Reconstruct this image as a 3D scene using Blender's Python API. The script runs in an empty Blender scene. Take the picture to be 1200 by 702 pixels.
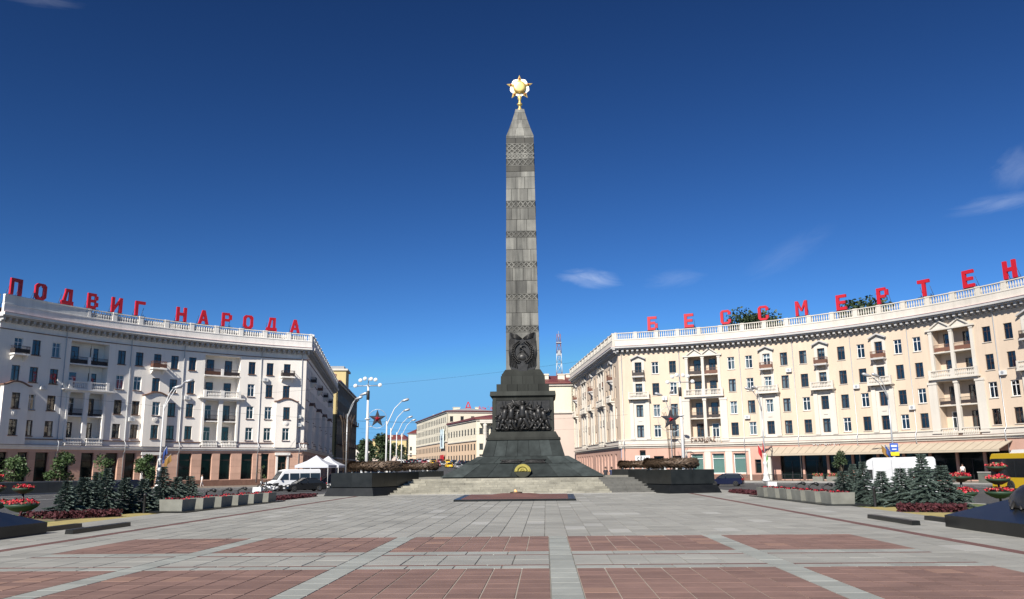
import bpy, bmesh, math, random
from mathutils import Vector, Matrix
random.seed(7)
R_ = math.radians
scene = bpy.context.scene
COL = scene.collection
# ------------------------------------------------------------------ camera
FPX, EYE = 970.0, 1.8
PITCH, ROLL = math.atan(197.1 / 970), R_(0.6)
YAW = math.atan(37.5 / 970 * math.cos(PITCH))
_f = Vector((-math.sin(YAW) * math.cos(PITCH), math.cos(YAW) * math.cos(PITCH), math.sin(PITCH)))
_r = Vector((math.cos(YAW), math.sin(YAW), 0)); _u = _r.cross(_f)
CR = _r * math.cos(ROLL) - _u * math.sin(ROLL); CU = _u * math.cos(ROLL) + _r * math.sin(ROLL)
cam = bpy.data.objects.new('camera', bpy.data.cameras.new('camera')); COL.objects.link(cam)
cam.data.sensor_width = 36; cam.data.lens = 36 * FPX / 1200; cam.data.clip_end = 6000; cam.data.clip_start = 0.1
cam.matrix_world = Matrix(((CR.x, CU.x, -_f.x, 0), (CR.y, CU.y, -_f.y, 0), (CR.z, CU.z, -_f.z, EYE), (0, 0, 0, 1)))
scene.camera = cam
def at_y(x, y, Y):                      # photo pixel -> point at distance Y
    d = CR * ((x - 600) / FPX) + CU * ((351 - y) / FPX) + _f
    return d * (Y / d.y) + Vector((0, 0, EYE))
# ------------------------------------------------------------------ light
SUN_EL = R_(37)
_s = Vector((-0.385, -0.923, 0)).normalized()
SUN = Vector((_s.x * math.cos(SUN_EL), _s.y * math.cos(SUN_EL), math.sin(SUN_EL)))
sl = bpy.data.lights.new('sun', 'SUN'); sl.energy = 5.0; sl.angle = R_(0.53); sl.color = (1.0, 0.95, 0.87)
so = bpy.data.objects.new('sun', sl); COL.objects.link(so); so.location = SUN * 300
so.rotation_euler = (-SUN).to_track_quat('-Z', 'Y').to_euler()
world = bpy.data.worlds.new('World'); scene.world = world; world.use_nodes = True
wt = world.node_tree; wn = wt.nodes; wn.clear()
sky = wn.new('ShaderNodeTexSky'); sky.sky_type = 'NISHITA'; sky.sun_disc = False
sky.sun_elevation = SUN_EL; sky.sun_rotation = math.atan2(_s.x, _s.y)
sky.altitude = 1600; sky.air_density = 1.0; sky.dust_density = 0.2; sky.ozone_density = 3.5
bg = wn.new('ShaderNodeBackground'); bg.inputs[1].default_value = 0.075
wo = wn.new('ShaderNodeOutputWorld')
def vmul(src, v):
    n = wn.new('ShaderNodeMixRGB'); n.blend_type = 'MULTIPLY'; n.inputs[0].default_value = 1; n.inputs[2].default_value = (*v, 1); wt.links.new(src, n.inputs[1]); return n.outputs[0]
gm = wn.new('ShaderNodeGamma'); gm.inputs[1].default_value = 1.72
dk = wn.new('ShaderNodeMixRGB'); dk.blend_type = 'DARKEN'; dk.inputs[0].default_value = 1; dk.inputs[2].default_value = (0.285, 0.425, 0.565, 1)
wt.links.new(vmul(sky.outputs[0], (0.075,) * 3), dk.inputs[1]); wt.links.new(dk.outputs[0], gm.inputs[0])
skyc = vmul(gm.outputs[0], (1.02 / .075, 1.38 / .075, 1.50 / .075))
# faint cirrus: noise streaks gathered round a few directions of the sky
tc = wn.new('ShaderNodeTexCoord')
def wmath(op, a, b=None, c=None):
    n = wn.new('ShaderNodeMath'); n.operation = op
    for i, v in enumerate((a, b, c)):
        if v is None: continue
        if isinstance(v, (int, float)): n.inputs[i].default_value = v
        else: wt.links.new(v, n.inputs[i])
    return n.outputs[0]
def cirrus(px, py, sx, sy, tilt, amt, seed):
    d = (at_y(px, py, 100) - Vector((0, 0, EYE))).normalized()
    rx = d.cross(Vector((0, 0, 1))).normalized(); uy = rx.cross(d)
    a = rx * math.cos(tilt) + uy * math.sin(tilt); b = uy * math.cos(tilt) - rx * math.sin(tilt)
    def dot(v):
        n = wn.new('ShaderNodeVectorMath'); n.operation = 'DOT_PRODUCT'
        wt.links.new(tc.outputs['Generated'], n.inputs[0]); n.inputs[1].default_value = v; return n.outputs['Value']
    x = wmath('DIVIDE', dot(a), sx / FPX); y = wmath('DIVIDE', dot(b), sy / FPX)
    cx = wn.new('ShaderNodeCombineXYZ'); wt.links.new(x, cx.inputs[0]); wt.links.new(y, cx.inputs[1]); cx.inputs[2].default_value = seed
    nz = wn.new('ShaderNodeTexNoise'); nz.inputs['Scale'].default_value = 1.3; nz.inputs['Detail'].default_value = 7; nz.inputs['Roughness'].default_value = 0.62
    nz.inputs['Distortion'].default_value = 0.8
    wt.links.new(cx.outputs[0], nz.inputs['Vector'])
    r2 = wmath('ADD', wmath('MULTIPLY', x, x), wmath('MULTIPLY', y, y))
    g = wmath('SUBTRACT', 1.0, r2); g = wmath('MAXIMUM', g, 0.0)
    fr = wmath('GREATER_THAN', dot(d), 0.0)
    m = wmath('MAXIMUM', wmath('SUBTRACT', wmath('ADD', wmath('MULTIPLY', g, 0.55), wmath('MULTIPLY', nz.outputs['Fac'], 0.9)), 0.62), 0.0)
    return wmath('MULTIPLY', wmath('MULTIPLY', wmath('MULTIPLY', m, wmath('MINIMUM', g, 1.0)), fr), amt)
acc = None
for args in [(692, 327, 48, 15, -0.12, 0.55, 1.0), (790, 327, 44, 14, 0.08, 0.16, 2.2), (1172, 238, 62, 12, 0.04, 0.27, 3.1), (1195, 195, 36, 26, 0.5, 0.22, 4.7),
             (925, 296, 70, 20, 0.45, 0.09, 5.3), (45, 0, 50, 9, 0.12, 0.12, 6.6), (1420, 260, 160, 30, 0.2, 0.3, 7.1), (-300, 120, 180, 26, 0.15, 0.3, 8.4)]:
    c = cirrus(*args); acc = c if acc is None else wmath('ADD', acc, c)
mx = wn.new('ShaderNodeMixRGB'); mx.inputs[2].default_value = (9.0, 9.6, 10.5, 1)
wt.links.new(wmath('MINIMUM', acc, 0.7), mx.inputs[0]); wt.links.new(skyc, mx.inputs[1])
wt.links.new(mx.outputs[0], bg.inputs[0]); wt.links.new(bg.outputs[0], wo.inputs[0])
vs = scene.view_settings; vs.view_transform = 'Standard'; vs.look = 'None'; vs.gamma = 1; vs.exposure = 0.62; vs.use_curve_mapping = False
scene.cycles.max_bounces = 6; scene.cycles.transparent_max_bounces = 8
# ------------------------------------------------------------------ materials
MATS = {}
def mat(name, col, rough=0.8, var=0.0, scale=1.0, bump=0.0, bscale=20.0, metal=0.0, spec=0.5, rand=0.0, col2=None, streak=False, tint=0.0, odd=None, emit=0.0, stain=0.0, grime=0.0):
    if name in MATS: return MATS[name]
    m = bpy.data.materials.new(name); m.use_nodes = True; nt = m.node_tree; n = nt.nodes; p = n['Principled BSDF']
    p.inputs['Roughness'].default_value = rough; p.inputs['Metallic'].default_value = metal; p.inputs['Specular IOR Level'].default_value = spec
    c = (*col, 1)
    out = None
    tcn = n.new('ShaderNodeTexCoord'); geo = n.new('ShaderNodeNewGeometry')
    if var or col2:
        nz = n.new('ShaderNodeTexNoise'); nz.inputs['Scale'].default_value = scale; nz.inputs['Detail'].default_value = 6; nz.inputs['Roughness'].default_value = 0.6
        if streak:
            mp = n.new('ShaderNodeMapping'); mp.inputs['Scale'].default_value = (1, 1, 0.12); nt.links.new(geo.outputs['Position'], mp.inputs[0]); nt.links.new(mp.outputs[0], nz.inputs['Vector'])
        else: nt.links.new(geo.outputs['Position'], nz.inputs['Vector'])
        rp = n.new('ShaderNodeValToRGB'); rp.color_ramp.elements[0].position = 0.3; rp.color_ramp.elements[1].position = 0.72
        c2 = col2 if col2 else tuple(min(1, x * (1 + var)) for x in col)
        c1 = col if col2 else tuple(x * (1 - var) for x in col)
        rp.color_ramp.elements[0].color = (*c1, 1); rp.color_ramp.elements[1].color = (*c2, 1)
        nt.links.new(nz.outputs['Fac'], rp.inputs[0]); out = rp.outputs[0]
    if rand or tint or odd:
        oi = n.new('ShaderNodeObjectInfo'); at = n.new('ShaderNodeAttribute'); at.attribute_name = 'tint'
        ad = n.new('ShaderNodeMath'); ad.operation = 'ADD'; nt.links.new(oi.outputs['Random'], ad.inputs[0]); nt.links.new(at.outputs['Fac'], ad.inputs[1])
        fr = n.new('ShaderNodeMath'); fr.operation = 'FRACT'; nt.links.new(ad.outputs[0], fr.inputs[0])
        mr = n.new('ShaderNodeMapRange'); a = rand or tint; mr.inputs[3].default_value = 1 - a; mr.inputs[4].default_value = 1 + a; nt.links.new(fr.outputs[0], mr.inputs[0])
        ml = n.new('ShaderNodeMixRGB'); ml.blend_type = 'MULTIPLY'; ml.inputs[0].default_value = 1
        if out: nt.links.new(out, ml.inputs[1])
        else: ml.inputs[1].default_value = c
        nt.links.new(mr.outputs[0], ml.inputs[2]); out = ml.outputs[0]
        if odd:
            gt = n.new('ShaderNodeMath'); gt.operation = 'GREATER_THAN'; gt.inputs[1].default_value = 1 - odd[1]; nt.links.new(fr.outputs[0], gt.inputs[0])
            mo = n.new('ShaderNodeMixRGB'); nt.links.new(gt.outputs[0], mo.inputs[0]); nt.links.new(out, mo.inputs[1]); mo.inputs[2].default_value = (*odd[0], 1); out = mo.outputs[0]
    def overlay(scale, lo, hi, dark, vec=None, detail=8):
        nonlocal out
        z = n.new('ShaderNodeTexNoise'); z.inputs['Scale'].default_value = scale; z.inputs['Detail'].default_value = detail; z.inputs['Roughness'].default_value = 0.65
        if vec:
            mp2 = n.new('ShaderNodeMapping'); mp2.inputs['Scale'].default_value = vec; nt.links.new(geo.outputs['Position'], mp2.inputs[0]); nt.links.new(mp2.outputs[0], z.inputs['Vector'])
        else: nt.links.new(geo.outputs['Position'], z.inputs['Vector'])
        mr2 = n.new('ShaderNodeMapRange'); mr2.inputs[1].default_value = lo; mr2.inputs[2].default_value = hi; mr2.inputs[3].default_value = 1.0; mr2.inputs[4].default_value = 1 - dark; nt.links.new(z.outputs['Fac'], mr2.inputs[0])
        m2 = n.new('ShaderNodeMixRGB'); m2.blend_type = 'MULTIPLY'; m2.inputs[0].default_value = 1
        if out: nt.links.new(out, m2.inputs[1])
        else: m2.inputs[1].default_value = c
        nt.links.new(mr2.outputs[0], m2.inputs[2]); out = m2.outputs[0]
    if stain: overlay(0.28, .42, .62, stain); overlay(3.2, .62, .72, stain * 1.4); overlay(14.0, .66, .74, stain * 1.6, detail=3)
    if grime: overlay(1.1, .5, .72, grime, (1, 1, .07)); overlay(0.12, .45, .65, grime * .6)
    if out: nt.links.new(out, p.inputs['Base Color'])
    else: p.inputs['Base Color'].default_value = c
    if bump:
        b = n.new('ShaderNodeBump'); b.inputs['Strength'].default_value = bump; b.inputs['Distance'].default_value = 0.02
        bn = n.new('ShaderNodeTexNoise'); bn.inputs['Scale'].default_value = bscale; bn.inputs['Detail'].default_value = 5
        nt.links.new(geo.outputs['Position'], bn.inputs['Vector']); nt.links.new(bn.outputs['Fac'], b.inputs['Height']); nt.links.new(b.outputs[0], p.inputs['Normal'])
    if emit: p.inputs['Emission Color'].default_value = c; p.inputs['Emission Strength'].default_value = emit
    MATS[name] = m; return m
def glass_mat(name, tintc, mixlow=0.08, rough=0.03):
    m = bpy.data.materials.new(name); m.use_nodes = True; nt = m.node_tree; n = nt.nodes; n.clear()
    o = n.new('ShaderNodeOutputMaterial'); t = n.new('ShaderNodeBsdfTransparent'); t.inputs[0].default_value = (*tintc, 1)
    g = n.new('ShaderNodeBsdfGlossy'); g.inputs['Roughness'].default_value = rough; g.inputs[0].default_value = (0.9, 0.93, 0.95, 1)
    lw = n.new('ShaderNodeFresnel'); lw.inputs[0].default_value = 1.5
    ad = n.new('ShaderNodeMath'); ad.operation = 'ADD'; ad.inputs[1].default_value = mixlow; nt.links.new(lw.outputs[0], ad.inputs[0])
    mx = n.new('ShaderNodeMixShader'); nt.links.new(ad.outputs[0], mx.inputs[0]); nt.links.new(t.outputs[0], mx.inputs[1]); nt.links.new(g.outputs[0], mx.inputs[2])
    nt.links.new(mx.outputs[0], o.inputs[0]); MATS[name] = m; return m
mat('stucco_white', (0.84, 0.785, 0.71), 0.9, 0.04, 0.35, 0.15, 6, streak=True, grime=0.09)
mat('stucco_cream', (0.575, 0.462, 0.352), 0.9, 0.05, 0.3, 0.15, 6, streak=True, grime=0.12)
mat('trim_white', (0.76, 0.73, 0.68), 0.85, 0.06, 0.6, 0.1, 8, streak=True, grime=0.14)
mat('trim_cream', (0.57, 0.53, 0.465), 0.85, 0.06, 0.6, 0.1, 8, streak=True, grime=0.14)
mat('stone_salmon', (0.53, 0.33, 0.245), 0.8, 0.08, 0.8, 0.2, 10, rand=0.08, grime=0.12)
mat('stone_pink', (0.49, 0.30, 0.235), 0.85, 0.07, 0.5, 0.2, 10, grime=0.12)
mat('plinth_brown', (0.16, 0.085, 0.06), 0.6, 0.2, 1.5)
mat('cornice_grey', (0.42, 0.41, 0.40), 0.85, 0.1, 0.5)
mat('sheet_pink', (0.62, 0.45, 0.43), 0.5, 0.1, 0.5)
mat('sheet_red', (0.15, 0.04, 0.035), 0.5, 0.15, 0.5)
mat('sheet_grey', (0.28, 0.29, 0.30), 0.5, 0.12, 0.4)
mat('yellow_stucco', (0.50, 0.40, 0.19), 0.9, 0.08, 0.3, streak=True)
mat('brown_stucco_shaded', (0.10, 0.08, 0.055), 0.9, 0.2, 0.5, streak=True)  # brown street face of the yellow building, its shade darkened into the colour
mat('pale_stucco', (0.64, 0.585, 0.46), 0.9, 0.06, 0.3, streak=True)
mat('orange_stucco', (0.60, 0.44, 0.30), 0.9, 0.06, 0.3)
mat('pinkish_stucco', (0.52, 0.42, 0.36), 0.9, 0.05, 0.3)
mat('frame_brown', (0.055, 0.03, 0.022), 0.5, rand=0.3)
mat('frame_white', (0.75, 0.75, 0.74), 0.5)
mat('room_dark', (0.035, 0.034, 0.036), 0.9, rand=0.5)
mat('curtain', (0.42, 0.42, 0.43), 0.95, rand=0.35)
mat('metal_black', (0.018, 0.018, 0.02), 0.45, spec=0.4)
mat('railing_dark', (0.04, 0.03, 0.028), 0.6)
mat('railing_brown', (0.13, 0.06, 0.04), 0.7, rand=0.3)
mat('metal_grey', (0.42, 0.43, 0.44), 0.4, metal=0.4)
mat('paint_white', (0.6, 0.6, 0.59), 0.45)
mat('letter_red', (0.44, 0.008, 0.018), 0.45, 0.05, 1.0)
mat('letter_side', (0.36, 0.03, 0.03), 0.6)
mat('granite_grey', (0.29, 0.285, 0.258), 0.72, 0.10, 1.1, 0.12, 30, spec=0.3, stain=0.16, tint=0.085, odd=((0.36, 0.355, 0.33), 0.03))
mat('granite_strip', (0.285, 0.295, 0.27), 0.7, 0.10, 1.3, 0.12, 30, spec=0.3, tint=0.1, stain=0.16)
mat('granite_red', (0.208, 0.128, 0.104), 0.7, 0.14, 1.6, 0.15, 40, spec=0.3, stain=0.16, tint=0.12, odd=((0.27, 0.165, 0.125), 0.04))
mat('granite_line', (0.135, 0.07, 0.06), 0.7, 0.1, 1.5, spec=0.3, tint=0.08)
mat('joint', (0.15, 0.145, 0.13), 0.95, 0.2, 3)
mat('joint_light', (0.30, 0.26, 0.22), 0.95)
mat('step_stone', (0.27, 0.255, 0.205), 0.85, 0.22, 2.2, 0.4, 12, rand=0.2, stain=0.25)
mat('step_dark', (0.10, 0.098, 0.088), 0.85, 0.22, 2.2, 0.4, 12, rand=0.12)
mat('obelisk_stone', (0.235, 0.228, 0.20), 0.7, 0.0, 1.3, 0.25, 14, rand=0.4, stain=0.28, grime=0.7, col2=(0.085, 0.085, 0.075), streak=True)
mat('obelisk_dirty', (0.07, 0.067, 0.056), 0.75, 0.0, 1.2, 0.25, 14, rand=0.15, col2=(0.03, 0.029, 0.025), streak=True)
mat('base_granite', (0.040, 0.048, 0.047), 0.75, 0.35, 1.2, 0.1, 18, rand=0.32, spec=0.12, stain=0.2)
mat('mid_granite', (0.033, 0.035, 0.031), 0.75, 0.3, 1.0, 0.2, 14, rand=0.3, spec=0.12, stain=0.2, streak=True)
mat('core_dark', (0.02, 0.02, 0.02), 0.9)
mat('bronze_dark', (0.028, 0.027, 0.026), 0.42, 0.35, 4.0, 0.3, 20, metal=0.35)
mat('bronze_brown', (0.085, 0.055, 0.034), 0.55, 0.35, 5.0, 0.3, 20, metal=0.3)
mat('black_granite', (0.014, 0.015, 0.0145), 0.3, 0.35, 1.6, spec=0.4, rand=0.2, stain=0.2)
mat('gold', (0.78, 0.56, 0.18), 0.35, metal=0.55)
mat('silver', (0.85, 0.82, 0.72), 0.4, metal=0.3)
mat('enamel_red', (0.45, 0.02, 0.03), 0.3)
mat('asphalt', (0.05, 0.05, 0.052), 0.9, 0.18, 0.5, 0.3, 40)
mat('sidewalk', (0.19, 0.155, 0.125), 0.9, 0.15, 1.0, 0.2, 8)
mat('kerb', (0.30, 0.29, 0.27), 0.85, 0.12, 2)
mat('road_paint', (0.70, 0.70, 0.68), 0.8, 0.1, 3)
mat('soil', (0.10, 0.08, 0.05), 0.95, 0.3, 3, 0.6, 12)
mat('lawn', (0.10, 0.125, 0.035), 0.95, 0.3, 2.5, 0.7, 30)
mat('dry_grass', (0.33, 0.27, 0.10), 0.95, 0.2, 3, 0.6, 30)
mat('planter', (0.17, 0.17, 0.145), 0.7, 0.18, 2.0, 0.3, 18, rand=0.1)
mat('wall_green', (0.115, 0.12, 0.10), 0.6, 0.2, 0.8, rand=0.15)
mat('bowl_green', (0.03, 0.06, 0.035), 0.5)
mat('flower_red', (0.45, 0.012, 0.03), 0.7, 0.35, 25)
mat('flower_pale', (0.5, 0.14, 0.12), 0.7, 0.25, 25)
mat('coleus', (0.055, 0.007, 0.011), 0.8, 0.5, 9)
mat('leaf', (0.055, 0.095, 0.028), 0.6, 0.35, 1.2, rand=0.1)
mat('leaf_dark', (0.035, 0.06, 0.022), 0.65, 0.35, 0.9)
mat('needle', (0.060, 0.086, 0.072), 0.65, 0.45, 6.0, rand=0.12)
mat('bark', (0.09, 0.07, 0.05), 0.9, 0.3, 6)
mat('awning', (0.42, 0.355, 0.27), 0.85, 0.06, 1)
mat('awning_seam', (0.25, 0.20, 0.15), 0.85)
mat('tent_white', (0.5, 0.51, 0.55), 0.8)
mat('car_black', (0.010, 0.011, 0.013), 0.12, spec=0.6)
mat('car_blue', (0.008, 0.011, 0.032), 0.15, spec=0.6)
mat('car_white', (0.78, 0.78, 0.78), 0.25)
mat('car_silver', (0.42, 0.43, 0.45), 0.25, metal=0.5)
mat('car_red', (0.30, 0.015, 0.02), 0.2)
mat('car_yellow', (0.75, 0.47, 0.02), 0.25)
mat('bus_yellow', (0.62, 0.40, 0.012), 0.35)
mat('auto_glass', (0.015, 0.018, 0.02), 0.06, spec=0.8)
mat('tyre', (0.012, 0.012, 0.012), 0.85)
mat('rim', (0.45, 0.45, 0.46), 0.3, metal=0.8)
mat('lamp_clear', (0.75, 0.75, 0.72), 0.15)
mat('lamp_red', (0.4, 0.01, 0.01), 0.2)
mat('skin', (0.50, 0.30, 0.21), 0.6)
mat('hair', (0.04, 0.025, 0.018), 0.7)
mat('cloth_white', (0.72, 0.70, 0.68), 0.9)
mat('cloth_pale', (0.62, 0.55, 0.52), 0.9)
mat('cloth_dark', (0.025, 0.027, 0.035), 0.9)
mat('cloth_navy', (0.03, 0.04, 0.09), 0.9)
mat('sign_blue', (0.02, 0.09, 0.42), 0.5)
mat('sign_yellow', (0.80, 0.60, 0.02), 0.5)
mat('sign_pale', (0.62, 0.72, 0.72), 0.5, 0.2, 0.6)
mat('flag_red', (0.42, 0.015, 0.02), 0.8)
mat('flag_green', (0.08, 0.30, 0.05), 0.8)
mat('flag_blue', (0.025, 0.06, 0.22), 0.8)
mat('flag_ochre', (0.24, 0.13, 0.03), 0.8)
mat('wreath_yellow', (0.27, 0.23, 0.05), 0.8, 0.4, 12)
mat('wreath_black', (0.016, 0.018, 0.01), 0.8)
mat('blind', (0.42, 0.50, 0.49), 0.7)
mat('shop_dark', (0.016, 0.024, 0.025), 0.5, rand=0.4)
mat('door_wood', (0.10, 0.06, 0.04), 0.6)
mat('tower_red', (0.25, 0.09, 0.075), 0.6)
mat('flame', (1.0, 0.42, 0.16), 0.5, emit=0.35)
glass_mat('pane', (0.62, 0.70, 0.72), 0.06)
glass_mat('shop_pane', (0.45, 0.55, 0.53), -0.02)
# ------------------------------------------------------------------ builders
WLOC = {}
ORD = ['first', 'second', 'third', 'fourth', 'fifth', 'sixth', 'seventh', 'eighth']
class MB:
    def __init__(s, T=None): s.v = []; s.f = []; s.m = []; s.sm = []; s.T = T; s.tint = []; s.ct = 0.0
    def add(s, vs, fs, mi=0, smooth=False):
        o = len(s.v); T = s.T
        s.v += [tuple(T(*p)) if T else tuple(p) for p in vs]
        s.f += [tuple(i + o for i in f) for f in fs]; k = len(fs)
        s.m += [mi] * k; s.sm += [smooth] * k; s.tint += [s.ct] * k
    def box(s, x0, x1, y0, y1, z0, z1, mi=0):
        s.add([(x0, y0, z0), (x1, y0, z0), (x1, y1, z0), (x0, y1, z0), (x0, y0, z1), (x1, y0, z1), (x1, y1, z1), (x0, y1, z1)],
              [(0, 3, 2, 1), (4, 5, 6, 7), (0, 1, 5, 4), (1, 2, 6, 5), (2, 3, 7, 6), (3, 0, 4, 7)], mi)
    def taper(s, x0, x1, y0, y1, z0, z1, ix, iy, mi=0):      # box whose top is inset
        s.add([(x0, y0, z0), (x1, y0, z0), (x1, y1, z0), (x0, y1, z0), (x0 + ix, y0 + iy, z1), (x1 - ix, y0 + iy, z1), (x1 - ix, y1 - iy, z1), (x0 + ix, y1 - iy, z1)],
              [(0, 3, 2, 1), (4, 5, 6, 7), (0, 1, 5, 4), (1, 2, 6, 5), (2, 3, 7, 6), (3, 0, 4, 7)], mi)
    def ubox(s, u0, u1, v0, v1, d0, d1, du=1.6, mi=0):       # box in facade space (u, v, d), bent along u
        n = max(1, int(math.ceil((u1 - u0) / du))); vs = []; fs = []
        for i in range(n + 1):
            u = u0 + (u1 - u0) * i / n; vs += [(u, v0, d0), (u, v0, d1), (u, v1, d1), (u, v1, d0)]
        for i in range(n):
            a = i * 4; b = a + 4
            fs += [(a, b, b + 1, a + 1), (a + 1, b + 1, b + 2, a + 2), (a + 2, b + 2, b + 3, a + 3), (a + 3, b + 3, b, a)]
        fs += [(0, 1, 2, 3), (n * 4 + 3, n * 4 + 2, n * 4 + 1, n * 4)]
        s.add(vs, fs, mi)
    def prism(s, poly, h0, h1, fn, mi=0):                    # polygon (a,b) extruded h0..h1, fn(a,b,h)->xyz
        n = len(poly); vs = [fn(a, b, h0) for a, b in poly] + [fn(a, b, h1) for a, b in poly]
        fs = [tuple(range(n - 1, -1, -1)), tuple(range(n, 2 * n))] + [(i, (i + 1) % n, n + (i + 1) % n, n + i) for i in range(n)]
        s.add(vs, fs, mi)
    def tube(s, pts, rad, n=8, mi=0, smooth=True, cap=True):
        pts = [Vector(p) for p in pts]; rad = rad if isinstance(rad, (list, tuple)) else [rad] * len(pts)
        vs = []; fs = []; up = None
        for i, p in enumerate(pts):
            t = (pts[min(i + 1, len(pts) - 1)] - pts[max(i - 1, 0)]).normalized()
            if up is None or abs(up.dot(t)) > 0.98: up = Vector((0, 0, 1)) if abs(t.z) < 0.9 else Vector((1, 0, 0))
            a = t.cross(up).normalized(); b = a.cross(t).normalized(); up = b
            for k in range(n):
                q = 2 * math.pi * k / n; vs.append(p + (a * math.cos(q) + b * math.sin(q)) * rad[i])
        for i in range(len(pts) - 1):
            for k in range(n):
                fs.append((i * n + k, i * n + (k + 1) % n, (i + 1) * n + (k + 1) % n, (i + 1) * n + k))
        if cap: fs += [tuple(range(n - 1, -1, -1)), tuple((len(pts) - 1) * n + k for k in range(n))]
        s.add(vs, fs, mi, smooth)
    def lathe(s, prof, c=(0, 0, 0), n=12, mi=0, smooth=True):
        vs = []; fs = []
        for r, z in prof:
            for k in range(n):
                q = 2 * math.pi * k / n; vs.append((c[0] + r * math.cos(q), c[1] + r * math.sin(q), c[2] + z))
        for i in range(len(prof) - 1):
            for k in range(n): fs.append((i * n + k, i * n + (k + 1) % n, (i + 1) * n + (k + 1) % n, (i + 1) * n + k))
        fs += [tuple(range(n - 1, -1, -1)), tuple((len(prof) - 1) * n + k for k in range(n))]
        s.add(vs, fs, mi, smooth)
    def ball(s, c, r, n=8, m=6, mi=0):
        rx, ry, rz = r if isinstance(r, tuple) else (r, r, r)
        vs = []; fs = []
        for i in range(1, m):
            a = math.pi * i / m
            for k in range(n):
                q = 2 * math.pi * k / n; vs.append((c[0] + rx * math.sin(a) * math.cos(q), c[1] + ry * math.sin(a) * math.sin(q), c[2] + rz * math.cos(a)))
        vs += [(c[0], c[1], c[2] + rz), (c[0], c[1], c[2] - rz)]; T = len(vs) - 2
        for i in range(m - 2):
            for k in range(n): fs.append((i * n + k, (i + 1) * n + k, (i + 1) * n + (k + 1) % n, i * n + (k + 1) % n))
        for k in range(n): fs += [(T, k, (k + 1) % n), (T + 1, (m - 2) * n + (k + 1) % n, (m - 2) * n + k)]
        s.add(vs, fs, mi, True)
    def mesh(s, name, mats, off=(0, 0, 0)):
        me = bpy.data.meshes.new(name)
        me.from_pydata([(x - off[0], y - off[1], z - off[2]) for x, y, z in s.v], [], s.f)
        me.polygons.foreach_set('material_index', s.m); me.polygons.foreach_set('use_smooth', s.sm)
        if any(s.tint):
            at = me.attributes.new('tint', 'FLOAT', 'FACE'); at.data.foreach_set('value', s.tint)
        for m in (mats if isinstance(mats, (list, tuple)) else [mats]): me.materials.append(MATS[m])
        b = bmesh.new(); b.from_mesh(me); bmesh.ops.recalc_face_normals(b, faces=b.faces); b.to_mesh(me); b.free()
        return me
    def build(s, name, mats, parent=None):
        off = WLOC.get(parent.name, (0, 0, 0)) if parent else (0, 0, 0)
        o = bpy.data.objects.new(name, s.mesh(name, mats, off)); COL.objects.link(o)
        if parent: o.parent = parent; WLOC[o.name] = off
        return o
def inst(name, me, parent=None, loc=(0, 0, 0), rz=0.0, sc=1.0, local=False):
    o = bpy.data.objects.new(name, me); COL.objects.link(o)
    if parent:
        o.parent = parent
        if not local:
            w = WLOC.get(parent.name, (0, 0, 0)); loc = (loc[0] - w[0], loc[1] - w[1], loc[2] - w[2])
    o.location = loc; o.rotation_euler = (0, 0, rz)
    if sc != 1.0: o.scale = (sc, sc, sc) if isinstance(sc, (int, float)) else sc
    return o
def tag(o, label, cat, group=None):
    o['label'] = label; o['category'] = cat
    if group: o['group'] = group
    return o
def thing(name, loc, label, cat, group=None, rz=0.0):
    o = bpy.data.objects.new(name, None); COL.objects.link(o); o.location = loc; o.rotation_euler = (0, 0, rz); o.empty_display_size = 0.2
    WLOC[o.name] = tuple(loc) if rz == 0 else (0, 0, 0); return tag(o, label, cat, group)
def struct(o): o['kind'] = 'structure'; return o
def stuff(o): o['kind'] = 'stuff'; return o
def copy_tree(o, parent=None):
    c = o.copy(); COL.objects.link(c); c.parent = parent
    for ch in list(o.children): copy_tree(ch, c)
    return c
class Arc:
    def __init__(s, c, r, th0): s.c = c; s.r = r; s.th0 = th0
    def P(s, u, v, d):
        t = s.th0 - u / s.r; q = s.r - d; return (s.c[0] + q * math.cos(t), s.c[1] + q * math.sin(t), v)
    def rz(s, u): t = s.th0 - u / s.r; return math.atan2(-math.cos(t), math.sin(t))
class Line:
    def __init__(s, o, t): s.o = o; l = math.hypot(*t); s.t = (t[0] / l, t[1] / l); s.n = (s.t[1], -s.t[0])
    def P(s, u, v, d): return (s.o[0] + s.t[0] * u + s.n[0] * d, s.o[1] + s.t[1] * u + s.n[1] * d, v)
    def rz(s, u): return math.atan2(s.t[1], s.t[0])
# ================================================================== ground, roads, plaza
CX, CY = -1.7, 74.0            # centre of the square
AX = -1.75                     # axis of the plaza and monument
ZR, ZS = -0.56, -0.42          # road and outer pavement levels
def hill(Y):
    pts = [(-400, ZR), (165, ZR), (230, 1.6), (300, 3.7), (420, 5.6), (620, 8.0), (4000, 8.0)]
    for (a, za), (b, zb) in zip(pts, pts[1:]):
        if Y <= b: return za + (zb - za) * max(0, (Y - a)) / (b - a)
    return 8.0
g = MB(); ys = [-400, 0, 165, 190, 230, 265, 300, 360, 420, 520, 620, 1200, 4000]
for a, b in zip(ys, ys[1:]):
    g.add([(-2500, a, hill(a)), (2500, a, hill(a)), (2500, b, hill(b)), (-2500, b, hill(b))], [(0, 1, 2, 3)])
ground = struct(g.build('ground', 'asphalt'))
def ring(name, r0, r1, t0, t1, z0, z1, m, n=48):
    b = MB(); F = Arc((CX, CY), r1, R_(t0)); b.T = lambda u, v, d: F.P(u, v, d)
    b.ubox(0, r1 * R_(t0 - t1), z0, z1, 0, r1 - r0, du=1.6); return b.build(name, m)
struct(ring('pavement', 57.2, 72, 178, 121, ZR - 0.1, ZS, 'sidewalk'))
struct(ring('kerb', 57.0, 57.2, 178, 121, ZR - 0.1, ZS + 0.012, 'kerb'))
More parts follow.
